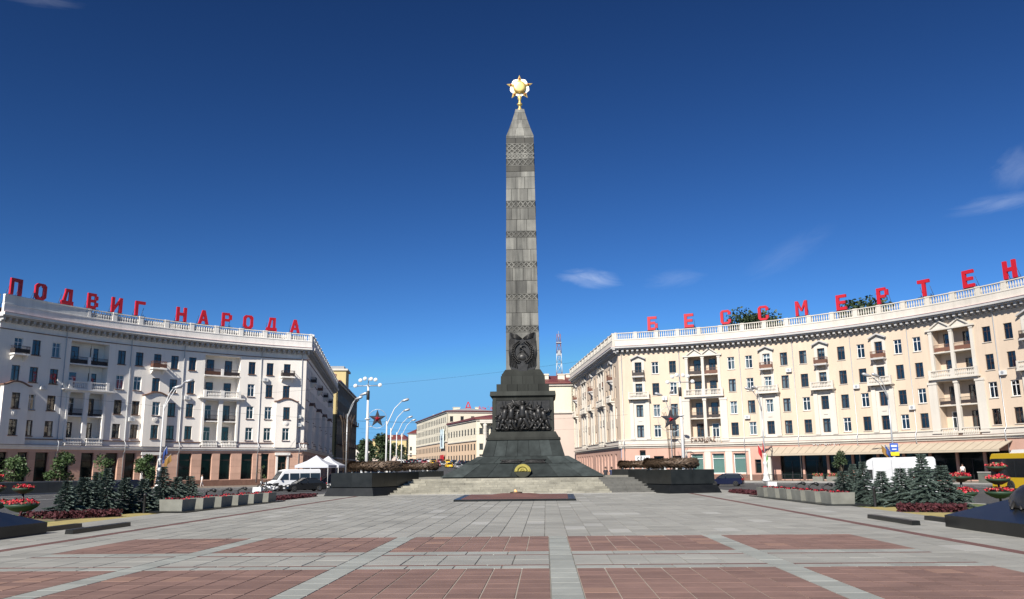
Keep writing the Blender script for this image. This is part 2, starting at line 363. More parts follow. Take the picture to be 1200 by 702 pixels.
struct(ring('pavement', 55.2, 67, 78, 2, ZR - 0.1, ZS, 'sidewalk'))
struct(ring('kerb', 55.0, 55.2, 78, 2, ZR - 0.1, ZS + 0.012, 'kerb'))
# road markings
mk = MB()
for t0 in range(100, 265, 4):
    F = Arc((CX, CY), 49.3, R_(t0)); mk.T = lambda u, v, d: F.P(u, v, d); mk.ubox(0, 1.7, ZR + 0.0005, ZR + 0.006, 0, 0.16, mi=0)
for t0 in range(-80, 82, 4):
    F = Arc((CX, CY), 46.5, R_(t0)); mk.T = lambda u, v, d: F.P(u, v, d); mk.ubox(0, 1.7, ZR + 0.0005, ZR + 0.006, 0, 0.16)
for rr, a, b in ((43.2, 258, 150), (53.5, 240, 122), (52.0, 78, -50)):
    F = Arc((CX, CY), rr, R_(a)); mk.T = lambda u, v, d: F.P(u, v, d); mk.ubox(0, rr * R_(a - b), ZR + 0.0005, ZR + 0.006, 0, 0.13)
struct(mk.build('lane_marking', 'road_paint'))
# ---- plaza with real paving slabs
X0, X1, Y0, Y1 = -16.9, 13.4, -14.0, 92.0
b = MB(); b.box(X0, X1, Y0, Y1, ZR - 0.05, -0.014)
plaza = struct(b.build('plaza', 'joint')); WLOC[plaza.name] = (0, 0, 0)
cols = [(-11.15, -7.98), (-7.50, -4.0), (-3.52, 0.045), (0.525, 4.11), (4.59, 7.95)]
rows = [(4.55, 8.6), (11.72, 15.77), (18.9, 22.93)]
strips = [(-7.98, -7.50), (-4.0, -3.52), (0.045, 0.525), (4.11, 4.59)]
TILES = []                      # (x0,x1,y0,y1,material)
def fill(x0, x1, y0, y1, tw, td, m, stagger=0.0):
    nx = max(1, round((x1 - x0) / tw)); w = (x1 - x0) / nx
    for i in range(nx):
        y = y0 - (stagger * td * random.random())
        while y < y1 - 0.04:
            e = min(y + td, y1)
            if y1 - e < 0.12: e = y1
            TILES.append((x0 + i * w, x0 + (i + 1) * w, max(y, y0), e, m)); y = e
lj = MB()
for (ya, yb) in rows:
    for (xa, xb) in cols:
        fill(xa, xb, ya, yb, 0.51, 0.506, 'granite_red'); lj.box(xa, xb, ya, yb, -0.0145, -0.009)
struct(lj.build('mortar_bed', 'joint_light', plaza))
for (xa, xb) in strips: fill(xa, xb, 4.55, 22.93, 0.5, 0.62, 'granite_strip')
xs = [cols[0][0]] + [v for s in strips for v in s] + [cols[-1][1]]
for (ga, gb) in ((8.6, 11.72), (15.77, 18.9)):
    for (xa, xb) in cols:
        fill(xa, xb, ga, ga + 0.45, 0.9, 0.45, 'granite_strip'); fill(xa, xb, ga + 0.45, ga + 0.6, 1.2, 0.15, 'granite_line')
        fill(xa, xb, ga + 0.6, gb - 0.78, 0.72, 0.88, 'granite_grey'); fill(xa, xb, gb - 0.78, gb - 0.62, 1.2, 0.16, 'granite_line')
        fill(xa, xb, gb - 0.62, gb, 0.9, 0.62, 'granite_strip')
fill(-11.15, 7.95, 22.93, 59.1, 0.62, 1.24, 'granite_grey', 0.0)
for (xa, xb) in ((-12.72, -11.15), (7.95, 9.50)): fill(xa, xb, 2.0, 59.1, 0.78, 1.24, 'granite_grey', 1.0)
for (xa, xb) in ((-13.06, -12.72), (9.50, 9.84)): fill(xa, xb, 2.0, 62.0, 0.34, 1.2, 'granite_line')
for (xa, xb) in ((X0, -13.06), (9.84, X1)): fill(xa, xb, 2.0, 64.0, 0.76, 1.24, 'granite_grey', 1.0)
fill(X0, X1, 64.0, 92.0, 1.5, 2.0, 'granite_grey')
def tile_geo(mb, x0, x1, y0, y1, z=0.0):
    j = random.uniform(.004, .0095); c = random.uniform(.004, .009); zb = z - 0.016
    a = (x0 + j, x1 - j, y0 + j, y1 - j)
    mb.add([(a[0], a[2], zb), (a[1], a[2], zb), (a[1], a[3], zb), (a[0], a[3], zb), (a[0] + c, a[2] + c, z), (a[1] - c, a[2] + c, z), (a[1] - c, a[3] - c, z), (a[0] + c, a[3] - c, z)],
           [(4, 5, 6, 7), (0, 1, 5, 4), (1, 2, 6, 5), (2, 3, 7, 6), (3, 0, 4, 7)])
near = sorted([t for t in TILES if t[2] > 11.7 and (t[1] - t[0]) * 970 / t[2] > 9 and abs((t[0] + t[1]) / 2 + 0.5) < 0.64 * t[2] and (t[1] - t[0]) > 0.3 and (t[3] - t[2]) > 0.3], key=lambda t: t[2])[:295]
ns = set(near); cache = {}
for t in near:
    k = (round(t[1] - t[0], 3), round(t[3] - t[2], 3), t[4])
    if k not in cache:
        m = MB(); tile_geo(m, 0, t[1] - t[0], 0, t[3] - t[2]); cache[k] = m.mesh('paving_slab', t[4])
    o = inst('paving_slab', cache[k], plaza, (t[0], t[2], random.uniform(-0.0015, 0.002)))
far = {}
for t in TILES:
    if t in ns: continue
    m = far.setdefault(t[4], MB()); m.ct = random.random() + 0.001; tile_geo(m, *t[:4], z=random.uniform(-0.002, 0.002))
for k, m in far.items():
    stuff(m.build('paving', k, plaza))
# ---- lawns, beds, kerbs either side of the plaza
def sheet(name, pts, m, z0, z1): 
    bb = MB(); bb.prism(pts, z0, z1, lambda a, c, h: (a, c, h)); return bb.build(name, m)
def ringpts(r, a, b_, n): return [(CX + r * math.cos(R_(a + (b_ - a) * i / n)), CY + r * math.sin(R_(a + (b_ - a) * i / n))) for i in range(n + 1)]
for sgn, xe, nm in ((-1, X0, 'l'), (1, X1, 'r')):
    o0 = xe + sgn * 0.01; o1 = xe + sgn * 7.6
    pts = [(o0, -13.9), (o1 + sgn * 4, -13.9), (o1 + sgn * 4, 20), (o1, 38), (o1 - sgn * 3.4, 50), (o0, 61)]
    struct(sheet('lawn', pts if sgn > 0 else pts[::-1], 'lawn', ZR - 0.04, -0.09))
    kb = MB(); kp = [(o1 + sgn * 4, -13.9), (o1 + sgn * 4, 20), (o1, 38), (o1 - sgn * 3.4, 50), (o0, 61)]
    for (xa, ya), (xb, yb) in zip(kp, kp[1:]):
        l = math.hypot(xb - xa, yb - ya); nx_, ny_ = -(yb - ya) / l * 0.09, (xb - xa) / l * 0.09
        kb.prism([(xa - nx_, ya - ny_), (xb - nx_, yb - ny_), (xb + nx_, yb + ny_), (xa + nx_, ya + ny_)], ZR - 0.03, -0.06, lambda a, c, h: (a, c, h))
    struct(kb.build('kerb', 'kerb'))
    # dry yellow border strip next to the paving
    struct(sheet('dry_grass_strip', [(xe + sgn * 0.02, 29), (xe + sgn * 2.0, 29), (xe + sgn * 1.6, 37.6), (xe + sgn * 0.02, 37.6)][::sgn], 'dry_grass', -0.2, -0.03))
# ================================================================== steps and plinths
def rect_part(name, m, parent, *a):
    bb = MB(); bb.box(*a); return bb.build(name, m, parent)
st = thing('monument_steps', (AX, 59, 0), 'broad flight of weathered pale granite steps leading up to the obelisk', 'steps')
RISE, RUN, NST = 1.03 / 7, 0.6, 7
for k in range(NST):
    y0 = 59.1 + k * RUN; z0, z1 = k * RISE - (0.1 if k == 0 else 0.0), (k + 1) * RISE
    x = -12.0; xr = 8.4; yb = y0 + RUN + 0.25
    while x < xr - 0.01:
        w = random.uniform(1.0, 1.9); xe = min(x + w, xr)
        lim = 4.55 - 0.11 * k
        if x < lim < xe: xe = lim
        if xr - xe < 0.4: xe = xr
        bb = MB(); dz = random.uniform(-0.006, 0.006); dy = random.uniform(-0.012, 0.012)
        g_ = 0.006
        bb.add([(x + g_, y0 + dy, z0), (xe - g_, y0 + dy, z0), (xe - g_, yb, z0), (x + g_, yb, z0),
                (x + g_, y0 + dy, z1 - 0.015 + dz), (xe - g_, y0 + dy, z1 - 0.015 + dz), (xe - g_, y0 + dy + 0.015, z1 + dz), (x + g_, y0 + dy + 0.015, z1 + dz), (xe - g_, yb, z1 + dz), (x + g_, yb, z1 + dz)],
               [(0, 1, 5, 4), (4, 5, 6, 7), (7, 6, 8, 9), (1, 2, 8, 6, 5), (3, 0, 4, 7, 9), (2, 3, 9, 8)])
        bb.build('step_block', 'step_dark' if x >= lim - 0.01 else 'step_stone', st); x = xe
rect_part('platform', 'step_stone', st, -11.2, 7.7, 63.4, 80.0, 0.0, 1.03)
rect_part('foot_strip', 'kerb', st, -11.3, 7.9, 58.78, 59.1, -0.01, 0.035)
e_i = Vector((0.33, 0.944, 0)).normalized(); e_o = Vector((-0.944, 0.33, 0)).normalized()
def plinth(sx, sy, label):
    c = Vector((-11.85 if sx < 0 else 8.40, 57.3 if sy < 0 else 143 - 57.3, 0))
    ei = Vector((e_i.x * -sx, e_i.y * -sy, 0)); eo = Vector((e_o.x * -sx, e_o.y * -sy, 0))
    W, Lg = 3.3, 6.8
    t = thing('wreath_plinth', tuple(c + ei * 3.2 + eo * 1.6), label, 'plinth', 'dark granite wreath plinths round the obelisk')
    def pt(a, b_, z): p = c + eo * a + ei * b_; return (p.x, p.y, z)
    # flared foot
    bb = MB(); f = 0.32
    bb.add([pt(-f, -f, 0), pt(W + f, -f, 0), pt(W + f, Lg + f, 0), pt(-f, Lg + f, 0), pt(-0.1, -0.1, 0.54), pt(W + 0.1, -0.1, 0.54), pt(W + 0.1, Lg + 0.1, 0.54), pt(-0.1, Lg + 0.1, 0.54)],
           [(0, 1, 2, 3), (4, 5, 6, 7), (0, 1, 5, 4), (1, 2, 6, 5), (2, 3, 7, 6), (3, 0, 4, 7)])
    bb.build('foot', 'black_granite', t)
    bb = MB(); bb.add([pt(0.1, 0.1, .5), pt(W - .1, .1, .5), pt(W - .1, Lg - .1, .5), pt(.1, Lg - .1, .5), pt(.1, .1, .7), pt(W - .1, .1, .7), pt(W - .1, Lg - .1, .7), pt(.1, Lg - .1, .7)],
           [(0, 1, 2, 3), (4, 5, 6, 7), (0, 1, 5, 4), (1, 2, 6, 5), (2, 3, 7, 6), (3, 0, 4, 7)]); bb.build('recess', 'core_dark', t)
    # cladding slabs
    na, nb = 2, 4
    for i in range(na):
        for j in range(nb):
            a0, a1 = W * i / na + .006, W * (i + 1) / na - .006; b0, b1 = Lg * j / nb + .006, Lg * (j + 1) / nb - .006
            bb = MB(); bb.add([pt(a0, b0, .6), pt(a1, b0, .6), pt(a1, b1, .6), pt(a0, b1, .6), pt(a0, b0, 1.56), pt(a1, b0, 1.56), pt(a1, b1, 1.56), pt(a0, b1, 1.56)],
                   [(0, 1, 2, 3), (4, 5, 6, 7), (0, 1, 5, 4), (1, 2, 6, 5), (2, 3, 7, 6), (3, 0, 4, 7)]); bb.build('granite_block', 'black_granite', t)
    return c + ei * 3.1 + eo * 1.65
def bronze_wreath(c, label):
    t = thing('bronze_wreath', (c.x, c.y, 1.56), label, 'wreath', 'bronze wreaths on the granite plinths')
    ctr = Vector((c.x, c.y, 2.0)); Rm, rm = 1.62, 0.30
    bb = MB(); n1, n2 = 40, 9
    vs = []; fs = []
    for i in range(n1):
        a = 2 * math.pi * i / n1
        for k in range(n2):
            q = 2 * math.pi * k / n2; rr = Rm + rm * 0.88 * math.cos(q); vs.append((ctr.x + rr * math.cos(a), ctr.y + rr * math.sin(a), ctr.z + rm * 0.88 * math.sin(q)))
    for i in range(n1):
        for k in range(n2): fs.append((i * n2 + k, ((i + 1) % n1) * n2 + k, ((i + 1) % n1) * n2 + (k + 1) % n2, i * n2 + (k + 1) % n2))
    bb.add(vs, fs, 0, True)
    bb.build('ring', 'bronze_brown', t)
    lf = MB(); rnd = random.Random(3)
    for i in range(110):
        for k in range(10):
            a = 2 * math.pi * (i + rnd.uniform(-.3, .3)) / 110; q = 2 * math.pi * (k + (i % 2) * .5 + rnd.uniform(-.25, .25)) / 10
            er = Vector((math.cos(a), math.sin(a), 0)); et = Vector((-math.sin(a), math.cos(a), 0)); nrm = er * math.cos(q) + Vector((0, 0, math.sin(q)))
            sd = et.cross(nrm); p = ctr + er * Rm + nrm * rm * 0.9; L_ = rnd.uniform(.18, .3); w = .075
            lf.add([p - sd * .01, p + et * L_ * .5 + sd * w + nrm * .03, p + et * L_ + nrm * rnd.uniform(.06, .17), p + et * L_ * .5 - sd * w + nrm * .03], [(0, 1, 2, 3)])
    o = lf.build('leaves', 'bronze_brown', t); stuff(o)
    for k in range(8):
        a = 2 * math.pi * (k + .5) / 8; bb = MB(); x, y = ctr.x + Rm * math.cos(a), ctr.y + Rm * math.sin(a)
        bb.box(x - .07, x + .07, y - .07, y + .07, 1.555, 1.78); bb.build('support', 'paint_white', t)
for sx, sy, la, lb in ((-1, -1, 'black granite plinth left of the pale steps, carrying a wreath', 'bronze leaf wreath lying on the plinth left of the steps'),
                       (1, -1, 'black granite plinth right of the pale steps, carrying a wreath', 'bronze leaf wreath lying on the plinth right of the steps'),
                       (-1, 1, 'black granite plinth behind the obelisk on the white building side', 'bronze leaf wreath behind the obelisk on the white building side'),
                       (1, 1, 'black granite plinth behind the obelisk on the cream building side', 'bronze leaf wreath behind the obelisk on the cream building side')):
    bronze_wreath(plinth(sx, sy, la), lb)
# ================================================================== the obelisk
MX, MY = -1.80, 71.5
mon = thing('victory_obelisk', (MX, MY, 1.03), 'tall tapering grey granite obelisk with carved bands, bronze reliefs and golden star finial', 'obelisk')
def frustum(mb, w0, z0, w1, z1, mi=0):
    mb.add([(MX - w0, MY - w0, z0), (MX + w0, MY - w0, z0), (MX + w0, MY + w0, z0), (MX - w0, MY + w0, z0), (MX - w1, MY - w1, z1), (MX + w1, MY - w1, z1), (MX + w1, MY + w1, z1), (MX - w1, MY + w1, z1)],
           [(0, 3, 2, 1), (4, 5, 6, 7), (0, 1, 5, 4), (1, 2, 6, 5), (2, 3, 7, 6), (3, 0, 4, 7)], mi)
def one(name, m, w0, z0, w1, z1, parent=mon):
    bb = MB(); frustum(bb, w0, z0, w1, z1); return bb.build(name, m, parent)
def clad(w0, z0, w1, z1, n, m, name='granite_slab', off=0.0, th=0.09, gap=0.014):
    """the four faces of a frustum as separate cladding slabs"""
    one('core', 'core_dark', w0 - th * .7, z0, w1 - th * .7, z1 - 0.005)
    for s in range(4):
        ca, sa = math.cos(s * math.pi / 2), math.sin(s * math.pi / 2)
        cuts = [-1.0] + [(-1 + 2 * (i + off) / n) for i in range(1 if off == 0 else 0, n + 1) if -0.99 < -1 + 2 * (i + off) / n < 0.99] + [1.0]
        for a, b_ in zip(cuts, cuts[1:]):
            bb = MB(); dp = random.uniform(-0.006, 0.006); vs = []
            for (z, w) in ((z0, w0), (z1, w1)):
                zz = z + (gap if z == z0 else -gap)
                for t in (a, b_):
                    x = t * w + (gap if t == a else -gap) * (1 if abs(t) < 1 else 0)
                    for dd in (dp, -th):
                        px, py = x * (1 if dd == dp or abs(t) < 1 else 1 - th / w), -(w + dd)
                        vs.append((MX + px * ca - py * sa, MY + px * sa + py * ca, zz))
            # order: z0:(a out,a in,b out,b in) z1:(...)
            bb.add(vs, [(0, 2, 6, 4), (1, 5, 7, 3), (0, 1, 3, 2), (4, 6, 7, 5), (0, 4, 5, 1), (2, 3, 7, 6)]); bb.build(name, m, mon)
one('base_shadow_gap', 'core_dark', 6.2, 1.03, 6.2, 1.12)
clad(6.39, 1.10, 4.65, 2.12, 7, 'base_granite'); clad(4.65, 2.12, 3.66, 2.71, 6, 'base_granite', off=.5)
clad(3.36, 2.71, 2.98, 4.03, 7, 'base_granite')
one('moulding', 'mid_granite', 3.06, 4.03, 3.03, 4.22); one('moulding', 'mid_granite', 2.92, 4.22, 2.66, 4.70)
one('die_block', 'mid_granite', 2.5, 4.70, 2.5, 7.50)
one('cornice', 'mid_granite', 2.55, 7.50, 2.72, 7.66); one('cornice', 'mid_granite', 2.74, 7.66, 2.70, 8.02)
clad(2.20, 8.02, 2.20, 8.68, 5, 'mid_granite'); clad(1.87, 8.68, 1.85, 9.40, 4, 'mid_granite')
one('moulding', 'mid_granite', 1.78, 9.40, 1.78, 9.56); one('moulding', 'mid_granite', 1.74, 9.56, 1.50, 9.95)
def hw(z): return 1.43 - (z - 10) * (1.43 - 1.235) / 21.0
one('shaft_core', 'core_dark', hw(9.95) - .05, 9.95, hw(31) - .05, 31.0)
def course(z0, z1, cuts, m, name='granite_block', gap=.016):
    for a, b_ in zip([-1] + cuts, cuts + [1]):
        bb = MB(); w0, w1 = hw(z0), hw(z1); d = random.uniform(-.008, .008)
        ga, gb = (gap if a > -1 else 0), (gap if b_ < 1 else 0)
        vs = []
        for z, w in ((z0 + gap, w0 + d), (z1 - gap, w1 + d)):
            vs += [(MX + a * w + ga, MY - w, z), (MX + b_ * w - gb, MY - w, z), (MX + b_ * w - gb, MY + w, z), (MX + a * w + ga, MY + w, z)]
        bb.add(vs, [(0, 3, 2, 1), (4, 5, 6, 7), (0, 1, 5, 4), (1, 2, 6, 5), (2, 3, 7, 6), (3, 0, 4, 7)]); bb.build(name, m, mon)
CUTS = [[-.36, .3], [-.62, -.05, .5], [-.3, .38], [-.55, .1, .62]]
bands = [(25.02, 24.32), (22.22, 21.60), (19.46, 18.85), (16.59, 15.99), (13.77, 13.18)]
edges = [(27.23, 25.02), (24.32, 22.22), (21.60, 19.46), (18.85, 16.59), (15.99, 13.77)]
k = 0
for z1, z0 in edges:
    zm = (z0 + z1) / 2
    course(zm, z1, CUTS[k % 4], 'obelisk_stone'); course(z0, zm, CUTS[(k + 1) % 4], 'obelisk_stone'); k += 1
course(11.6, 13.18, [-.5, .5], 'obelisk_stone'); course(9.95, 11.6, [-.4, .4], 'obelisk_stone')
course(27.23, 27.75, [0.0], 'obelisk_stone'); course(27.75, 28.27, [0.0], 'obelisk_dirty')
course(30.44, 30.95, [-.3, .35], 'obelisk_dirty')
def ornament(z0, z1, nrow, ncol, m='obelisk_dirty', bar='obelisk_stone'):
    bb = MB(); wm = hw((z0 + z1) / 2)
    bb.T = None
    frustum(bb, hw(z0) - .03, z0 + .005, hw(z1) - .03, z1 - .005, 0)
    H = (z1 - z0); th = .045
    for s in range(4):
        ca, sa = math.cos(s * math.pi / 2), math.sin(s * math.pi / 2)
        def fn(x, z, d):
            y = -(hw(z) - .03 + d); return (MX + x * ca - y * sa, MY + x * sa + y * ca, z)
        for zz in (z0 + .03, z1 - .03): bb.prism([(-wm, zz - .03), (wm, zz - .03), (wm, zz + .03), (-wm, zz + .03)], -.01, .045, fn, 1)
        hh = (H - .12) / nrow; cw = 2 * wm * .96 / ncol
        for r in range(nrow):
            for c in range(ncol):
                xc = -wm * .96 + cw * (c + .5); zc = z0 + .06 + hh * (r + .5)
                for sg in (-1, 1):
                    ex, ez = cw * .46, hh * .46 * sg
                    l = math.hypot(ex, ez); nx, nz = -ez / l * th, ex / l * th
                    bb.prism([(xc - ex - nx, zc - ez - nz), (xc + ex - nx, zc + ez - nz), (xc + ex + nx, zc + ez + nz), (xc - ex + nx, zc - ez + nz)], -.01, .035 + .004 * sg, fn, 1)
                if nrow > 1 or H > .65:
                    q = min(cw, hh) * .2
                    bb.prism([(xc - q, zc), (xc, zc - q), (xc + q, zc), (xc, zc + q)], -.01, .055, fn, 1)
    bb.build('ornament_band', [m, bar], mon)
for z1, z0 in bands: ornament(z0, z1, 1, 6)
ornament(29.42, 30.44, 2, 5); ornament(29.0, 29.42, 1, 8); ornament(28.27, 29.0, 1, 5)
# pyramid cap in four courses
capz = [30.95, 31.15, 32.05, 32.95, 33.75, 34.12]; capw = [1.235, 1.235, .94, .68, .47, .40]
for i in range(5):
    z0, z1, w0, w1 = capz[i], capz[i + 1], capw[i], capw[i + 1]
    cu = [[-.4, .3], [-.35, .35], [-.2, .3], [-.3, .25], []][i]
    for a, b_ in zip([-1] + cu, cu + [1]):
        bb = MB(); g1 = .008; vs = []
        for z, w in ((z0 + g1, w0), (z1 - g1, w1)):
            vs += [(MX + a * w + (g1 if a > -1 else 0), MY - w, z), (MX + b_ * w - (g1 if b_ < 1 else 0), MY - w, z), (MX + b_ * w - (g1 if b_ < 1 else 0), MY + w, z), (MX + a * w + (g1 if a > -1 else 0), MY + w, z)]
        bb.add(vs, [(0, 3, 2, 1), (4, 5, 6, 7), (0, 1, 5, 4), (1, 2, 6, 5), (2, 3, 7, 6), (3, 0, 4, 7)]); bb.build('granite_block', 'obelisk_stone', mon)
one('cap_core', 'core_dark', 1.18, 30.95, .36, 34.1)
# golden star finial
fin = MB(); fin.lathe([(.16, 0), (.30, .02), (.30, .12), (.14, .2), (.12, .5), (.24, .58), (.26, .68), (.12, .8), (.11, 1.0), (.2, 1.25), (.15, 1.5)], (MX, MY, 34.1), 14)
fo = fin.build('star_finial', 'gold', mon)
SC = Vector((MX, MY, 36.42))
def starpoly(ro, ri, n=5, ph=math.pi / 2): return [((ro if i % 2 == 0 else ri) * math.cos(ph + math.pi * i / n), (ro if i % 2 == 0 else ri) * math.sin(ph + math.pi * i / n)) for i in range(2 * n)]
def fan(mb, poly, hc, ht, mi=0):       # faceted boss: ridge at centre, both sides
    n = len(poly); vs = [(SC.x + a, SC.y, SC.z + b_) for a, b_ in poly] + [(SC.x, SC.y - hc, SC.z), (SC.x, SC.y + hc, SC.z)]
    mb.add(vs, [(i, (i + 1) % n, n) for i in range(n)] + [((i + 1) % n, i, n + 1) for i in range(n)], mi)
s1 = MB(); fan(s1, starpoly(1.28, .55), .26, 0); s1.build('star', 'gold', fo)
s2 = MB()
for i in range(5):
    a0 = math.pi / 2 + math.pi / 5 + i * 2 * math.pi / 5
    for j in range(5):
        a = a0 + (j - 2) * .17; r1 = .93 - .04 * abs(j - 2)
        p = [(.25 * math.cos(a - .2), .25 * math.sin(a - .2)), (r1 * math.cos(a - .085), r1 * math.sin(a - .085)), (r1 * math.cos(a + .085), r1 * math.sin(a + .085)), (.25 * math.cos(a + .2), .25 * math.sin(a + .2))]
        s2.prism(p, -.05 - .012 * (j % 2), .05 + .012 * (j % 2), lambda x, z, h: (SC.x + x, SC.y + h, SC.z + z))
s2.build('rays', 'silver', fo)
s3 = MB(); s3.lathe([(.54, -.3), (.6, -.2), (.6, .2), (.54, .3), (.4, .32), (.2, .33)], (0, 0, 0), 24)
s3.v = [(SC.x + x, SC.y - z, SC.z + y) for x, y, z in s3.v]; s3.build('disc', 'gold', fo)
for i in range(5):
    a = math.pi / 2 + i * 2 * math.pi / 5; rb = MB(); rb.ball((SC.x + .86 * math.cos(a), SC.y - .13, SC.z + .86 * math.sin(a)), .07, 8, 6); rb.build('ruby', 'enamel_red', fo)
# ---- coat of arms on the lower shaft
FY = MY - hw(11.5)
def fy(x, z, d): return (MX + x, FY - d, z)
em = MB(); em.prism([(-1.1, 13.15), (-1.16, 10.35), (-.98, 9.98), (-.45, 9.9), (.45, 9.9), (.98, 9.98), (1.16, 10.35), (1.1, 13.15), (.55, 12.95), (0, 12.6), (-.55, 12.95)], -.1, .09, fy)
emo = em.build('coat_of_arms', 'bronze_dark', mon)
e2 = MB()
for sg in (-1, 1):                        # banner folds
    for i in range(4):
        e2.tube([fy(sg * (.05 + .02 * i), 12.62 - i * .03, .1), fy(sg * .5, 12.92 - i * .1, .16), fy(sg * (1.02 - .03 * i), 13.1 - i * .12, .12)], [.03, .07 - .01 * i, .05], 6)
    for i in range(5):
        x = sg * (.72 + .1 * i); e2.tube([fy(x, 12.9 - .1 * i, .08), fy(x + sg * .02, 11.4, .12), fy(sg * (.45 + .14 * i), 10.05 + .04 * i, .1)], [.03, .055, .04], 6)
e2.build('banner', 'bronze_dark', emo)
EC = (0, 11.45)
for sg in (-1, 1):
    e3 = MB()
    for i in range(17):
        a = -math.pi / 2 + sg * (.25 + i * .155); p = (EC[0] + .80 * math.cos(a), EC[1] + .92 * math.sin(a)); q = (EC[0] + .98 * math.cos(a + sg * .12), EC[1] + 1.1 * math.sin(a + sg * .12)); r = (EC[0] + .62 * math.cos(a + sg * .12), EC[1] + .72 * math.sin(a + sg * .12))
        e3.tube([fy(*p, .12), fy((p[0] + q[0]) / 2, (p[1] + q[1]) / 2, .2), fy(*q, .1)], [.04, .06, .02], 6); e3.tube([fy(*p, .12), fy((p[0] + r[0]) / 2, (p[1] + r[1]) / 2, .2), fy(*r, .1)], [.04, .055, .02], 6)
    e3.build('wheat_sheaf', 'bronze_dark', emo)
e4 = MB()
for i in range(15):
    a = math.pi * (i + .5) / 15; e4.tube([fy(.12 * math.cos(a), 10.75 + .12 * math.sin(a), .1), fy(.62 * math.cos(a), 10.75 + .75 * math.sin(a), .12)], [.02, .045], 5)
e4.ball(fy(0, 11.0, .06), (.36, .12, .3), 12, 8)
e4.build('rays', 'bronze_dark', emo)
e5 = MB(); sp = [(0.03 + .27 * math.cos(t), 11.72 + .27 * math.sin(t)) for t in [math.pi * 1.28 - i * .33 for i in range(12)]]
e5.tube([fy(x, z, .17) for x, z in sp], [.02] + [.05] * 9 + [.035, .015], 6); e5.tube([fy(-.12, 11.55, .17), fy(-.25, 11.4, .17)], .045, 6)
e5.tube([fy(.25, 11.42, .2), fy(-.1, 11.83, .2)], .04, 6); e5.tube([fy(-.2, 11.75, .2), fy(-.0, 11.95, .2)], .075, 6)
e5.build('hammer_and_sickle', 'bronze_dark', emo)
e6 = MB(); pts = [(x * .2, 12.28 + z * .2) for x, z in starpoly(1, .42)]; e6.prism(pts, .05, .2, fy); e6.build('star', 'bronze_dark', emo)
e7 = MB(); e7.prism([(-.36, 9.45), (.36, 9.45), (.4, 10.2), (.3, 10.5), (-.3, 10.5), (-.4, 10.2)], -.2, .16, fy); e7.build('ribbon_knot', 'bronze_dark', emo)
# ---- relief frieze
PY = MY - 2.5
def py(x, z, d): return (MX + x, PY - d, z)
rl = MB(); rl.prism([(-2.22, 4.86), (2.22, 4.86), (2.22, 7.25), (-2.22, 7.25)], -.05, .05, py)
rel = rl.build('relief_panel', 'bronze_dark', mon)
for sg in (-1, 1):
    bb = MB(); bb.prism([(sg * 2.24, 4.72), (sg * 2.52, 4.72), (sg * 2.52, 7.49), (sg * 2.24, 7.49)], .002, .09, py); bb.build('pilaster_strip', 'mid_granite', mon)
bb = MB(); bb.prism([(-2.24, 7.27), (2.24, 7.27), (2.24, 7.49), (-2.24, 7.49)], .002, .07, py); bb.build('lintel', 'mid_granite', mon)
for s in (1, 2, 3):
    ca, sa = math.cos(s * math.pi / 2), math.sin(s * math.pi / 2); bb = MB()
    bb.prism([(-2.22, 4.86), (2.22, 4.86), (2.22, 7.25), (-2.22, 7.25)], .0, .07, lambda x, z, d: (MX + x * ca + (2.5 + d) * sa, MY + x * sa - (2.5 + d) * ca, z)); bb.build('relief_panel', 'bronze_dark', mon)
def rfig(x, h, lean, step, arm, gun=0, z0=4.95, d=.12):
    m = MB(); hip = (x + lean * .45 * h, z0 + .50 * h); sh = (x + lean * .8 * h, z0 + .80 * h); hd = (x + lean * .95 * h, z0 + .92 * h)
    for sg, ln in ((-1, step), (1, -step * .7)):
        kn = (hip[0] + ln * .5 * h + sg * .03, z0 + .27 * h); ft = (hip[0] + ln * h + sg * .05, z0 + .03)
        m.tube([py(hip[0] + sg * .05, hip[1], d), py(*kn, d + .1), py(*ft, d + .02), py(ft[0] + .1 * (1 if step > 0 else -1), z0, d + .06)], [.12 * h, .09 * h, .06 * h, .05], 7)
    m.tube([py(hip[0], hip[1] - .1 * h, d + .02), py(*hip, d + .06), py((hip[0] + sh[0]) / 2, (hip[1] + sh[1]) / 2, d + .1), py(*sh, d + .08), py(hd[0], hd[1] - .06 * h, d + .06)], [.15 * h, .14 * h, .13 * h, .14 * h, .05 * h], 8)
    m.ball(py(*hd, d + .12), (.065 * h, .08 * h, .085 * h), 8, 6)
    m.ball(py(hd[0], hd[1] + .04 * h, d + .12), (.085 * h, .09 * h, .055 * h), 8, 5)
    for sg, (ax, az) in ((-1, arm[0]), (1, arm[1])):
        e = (sh[0] + sg * .14 * h + ax * .5 * h, sh[1] + az * .5 * h - .05 * h); m.tube([py(sh[0] + sg * .13 * h, sh[1] - .02 * h, d + .1), py(*e, d + .16), py(sh[0] + sg * .1 * h + ax * h, sh[1] + az * h, d + .2)], [.06 * h, .05 * h, .035 * h], 6)
    if gun: m.tube([py(x - .35 * gun, z0 + .55 * h, d + .22), py(x + .55 * gun, z0 + .85 * h, d + .24)], [.03, .018], 5)
    m.build('relief_figure', 'bronze_dark', rel)
A_ = [((-.28, -.1), (.3, -.25)), ((-.05, -.3), (.34, .16)), ((-.34, .12), (.1, -.3)), ((.2, -.16), (.36, -.05)), ((-.3, -.28), (.26, .24))]
rr_ = random.Random(17)
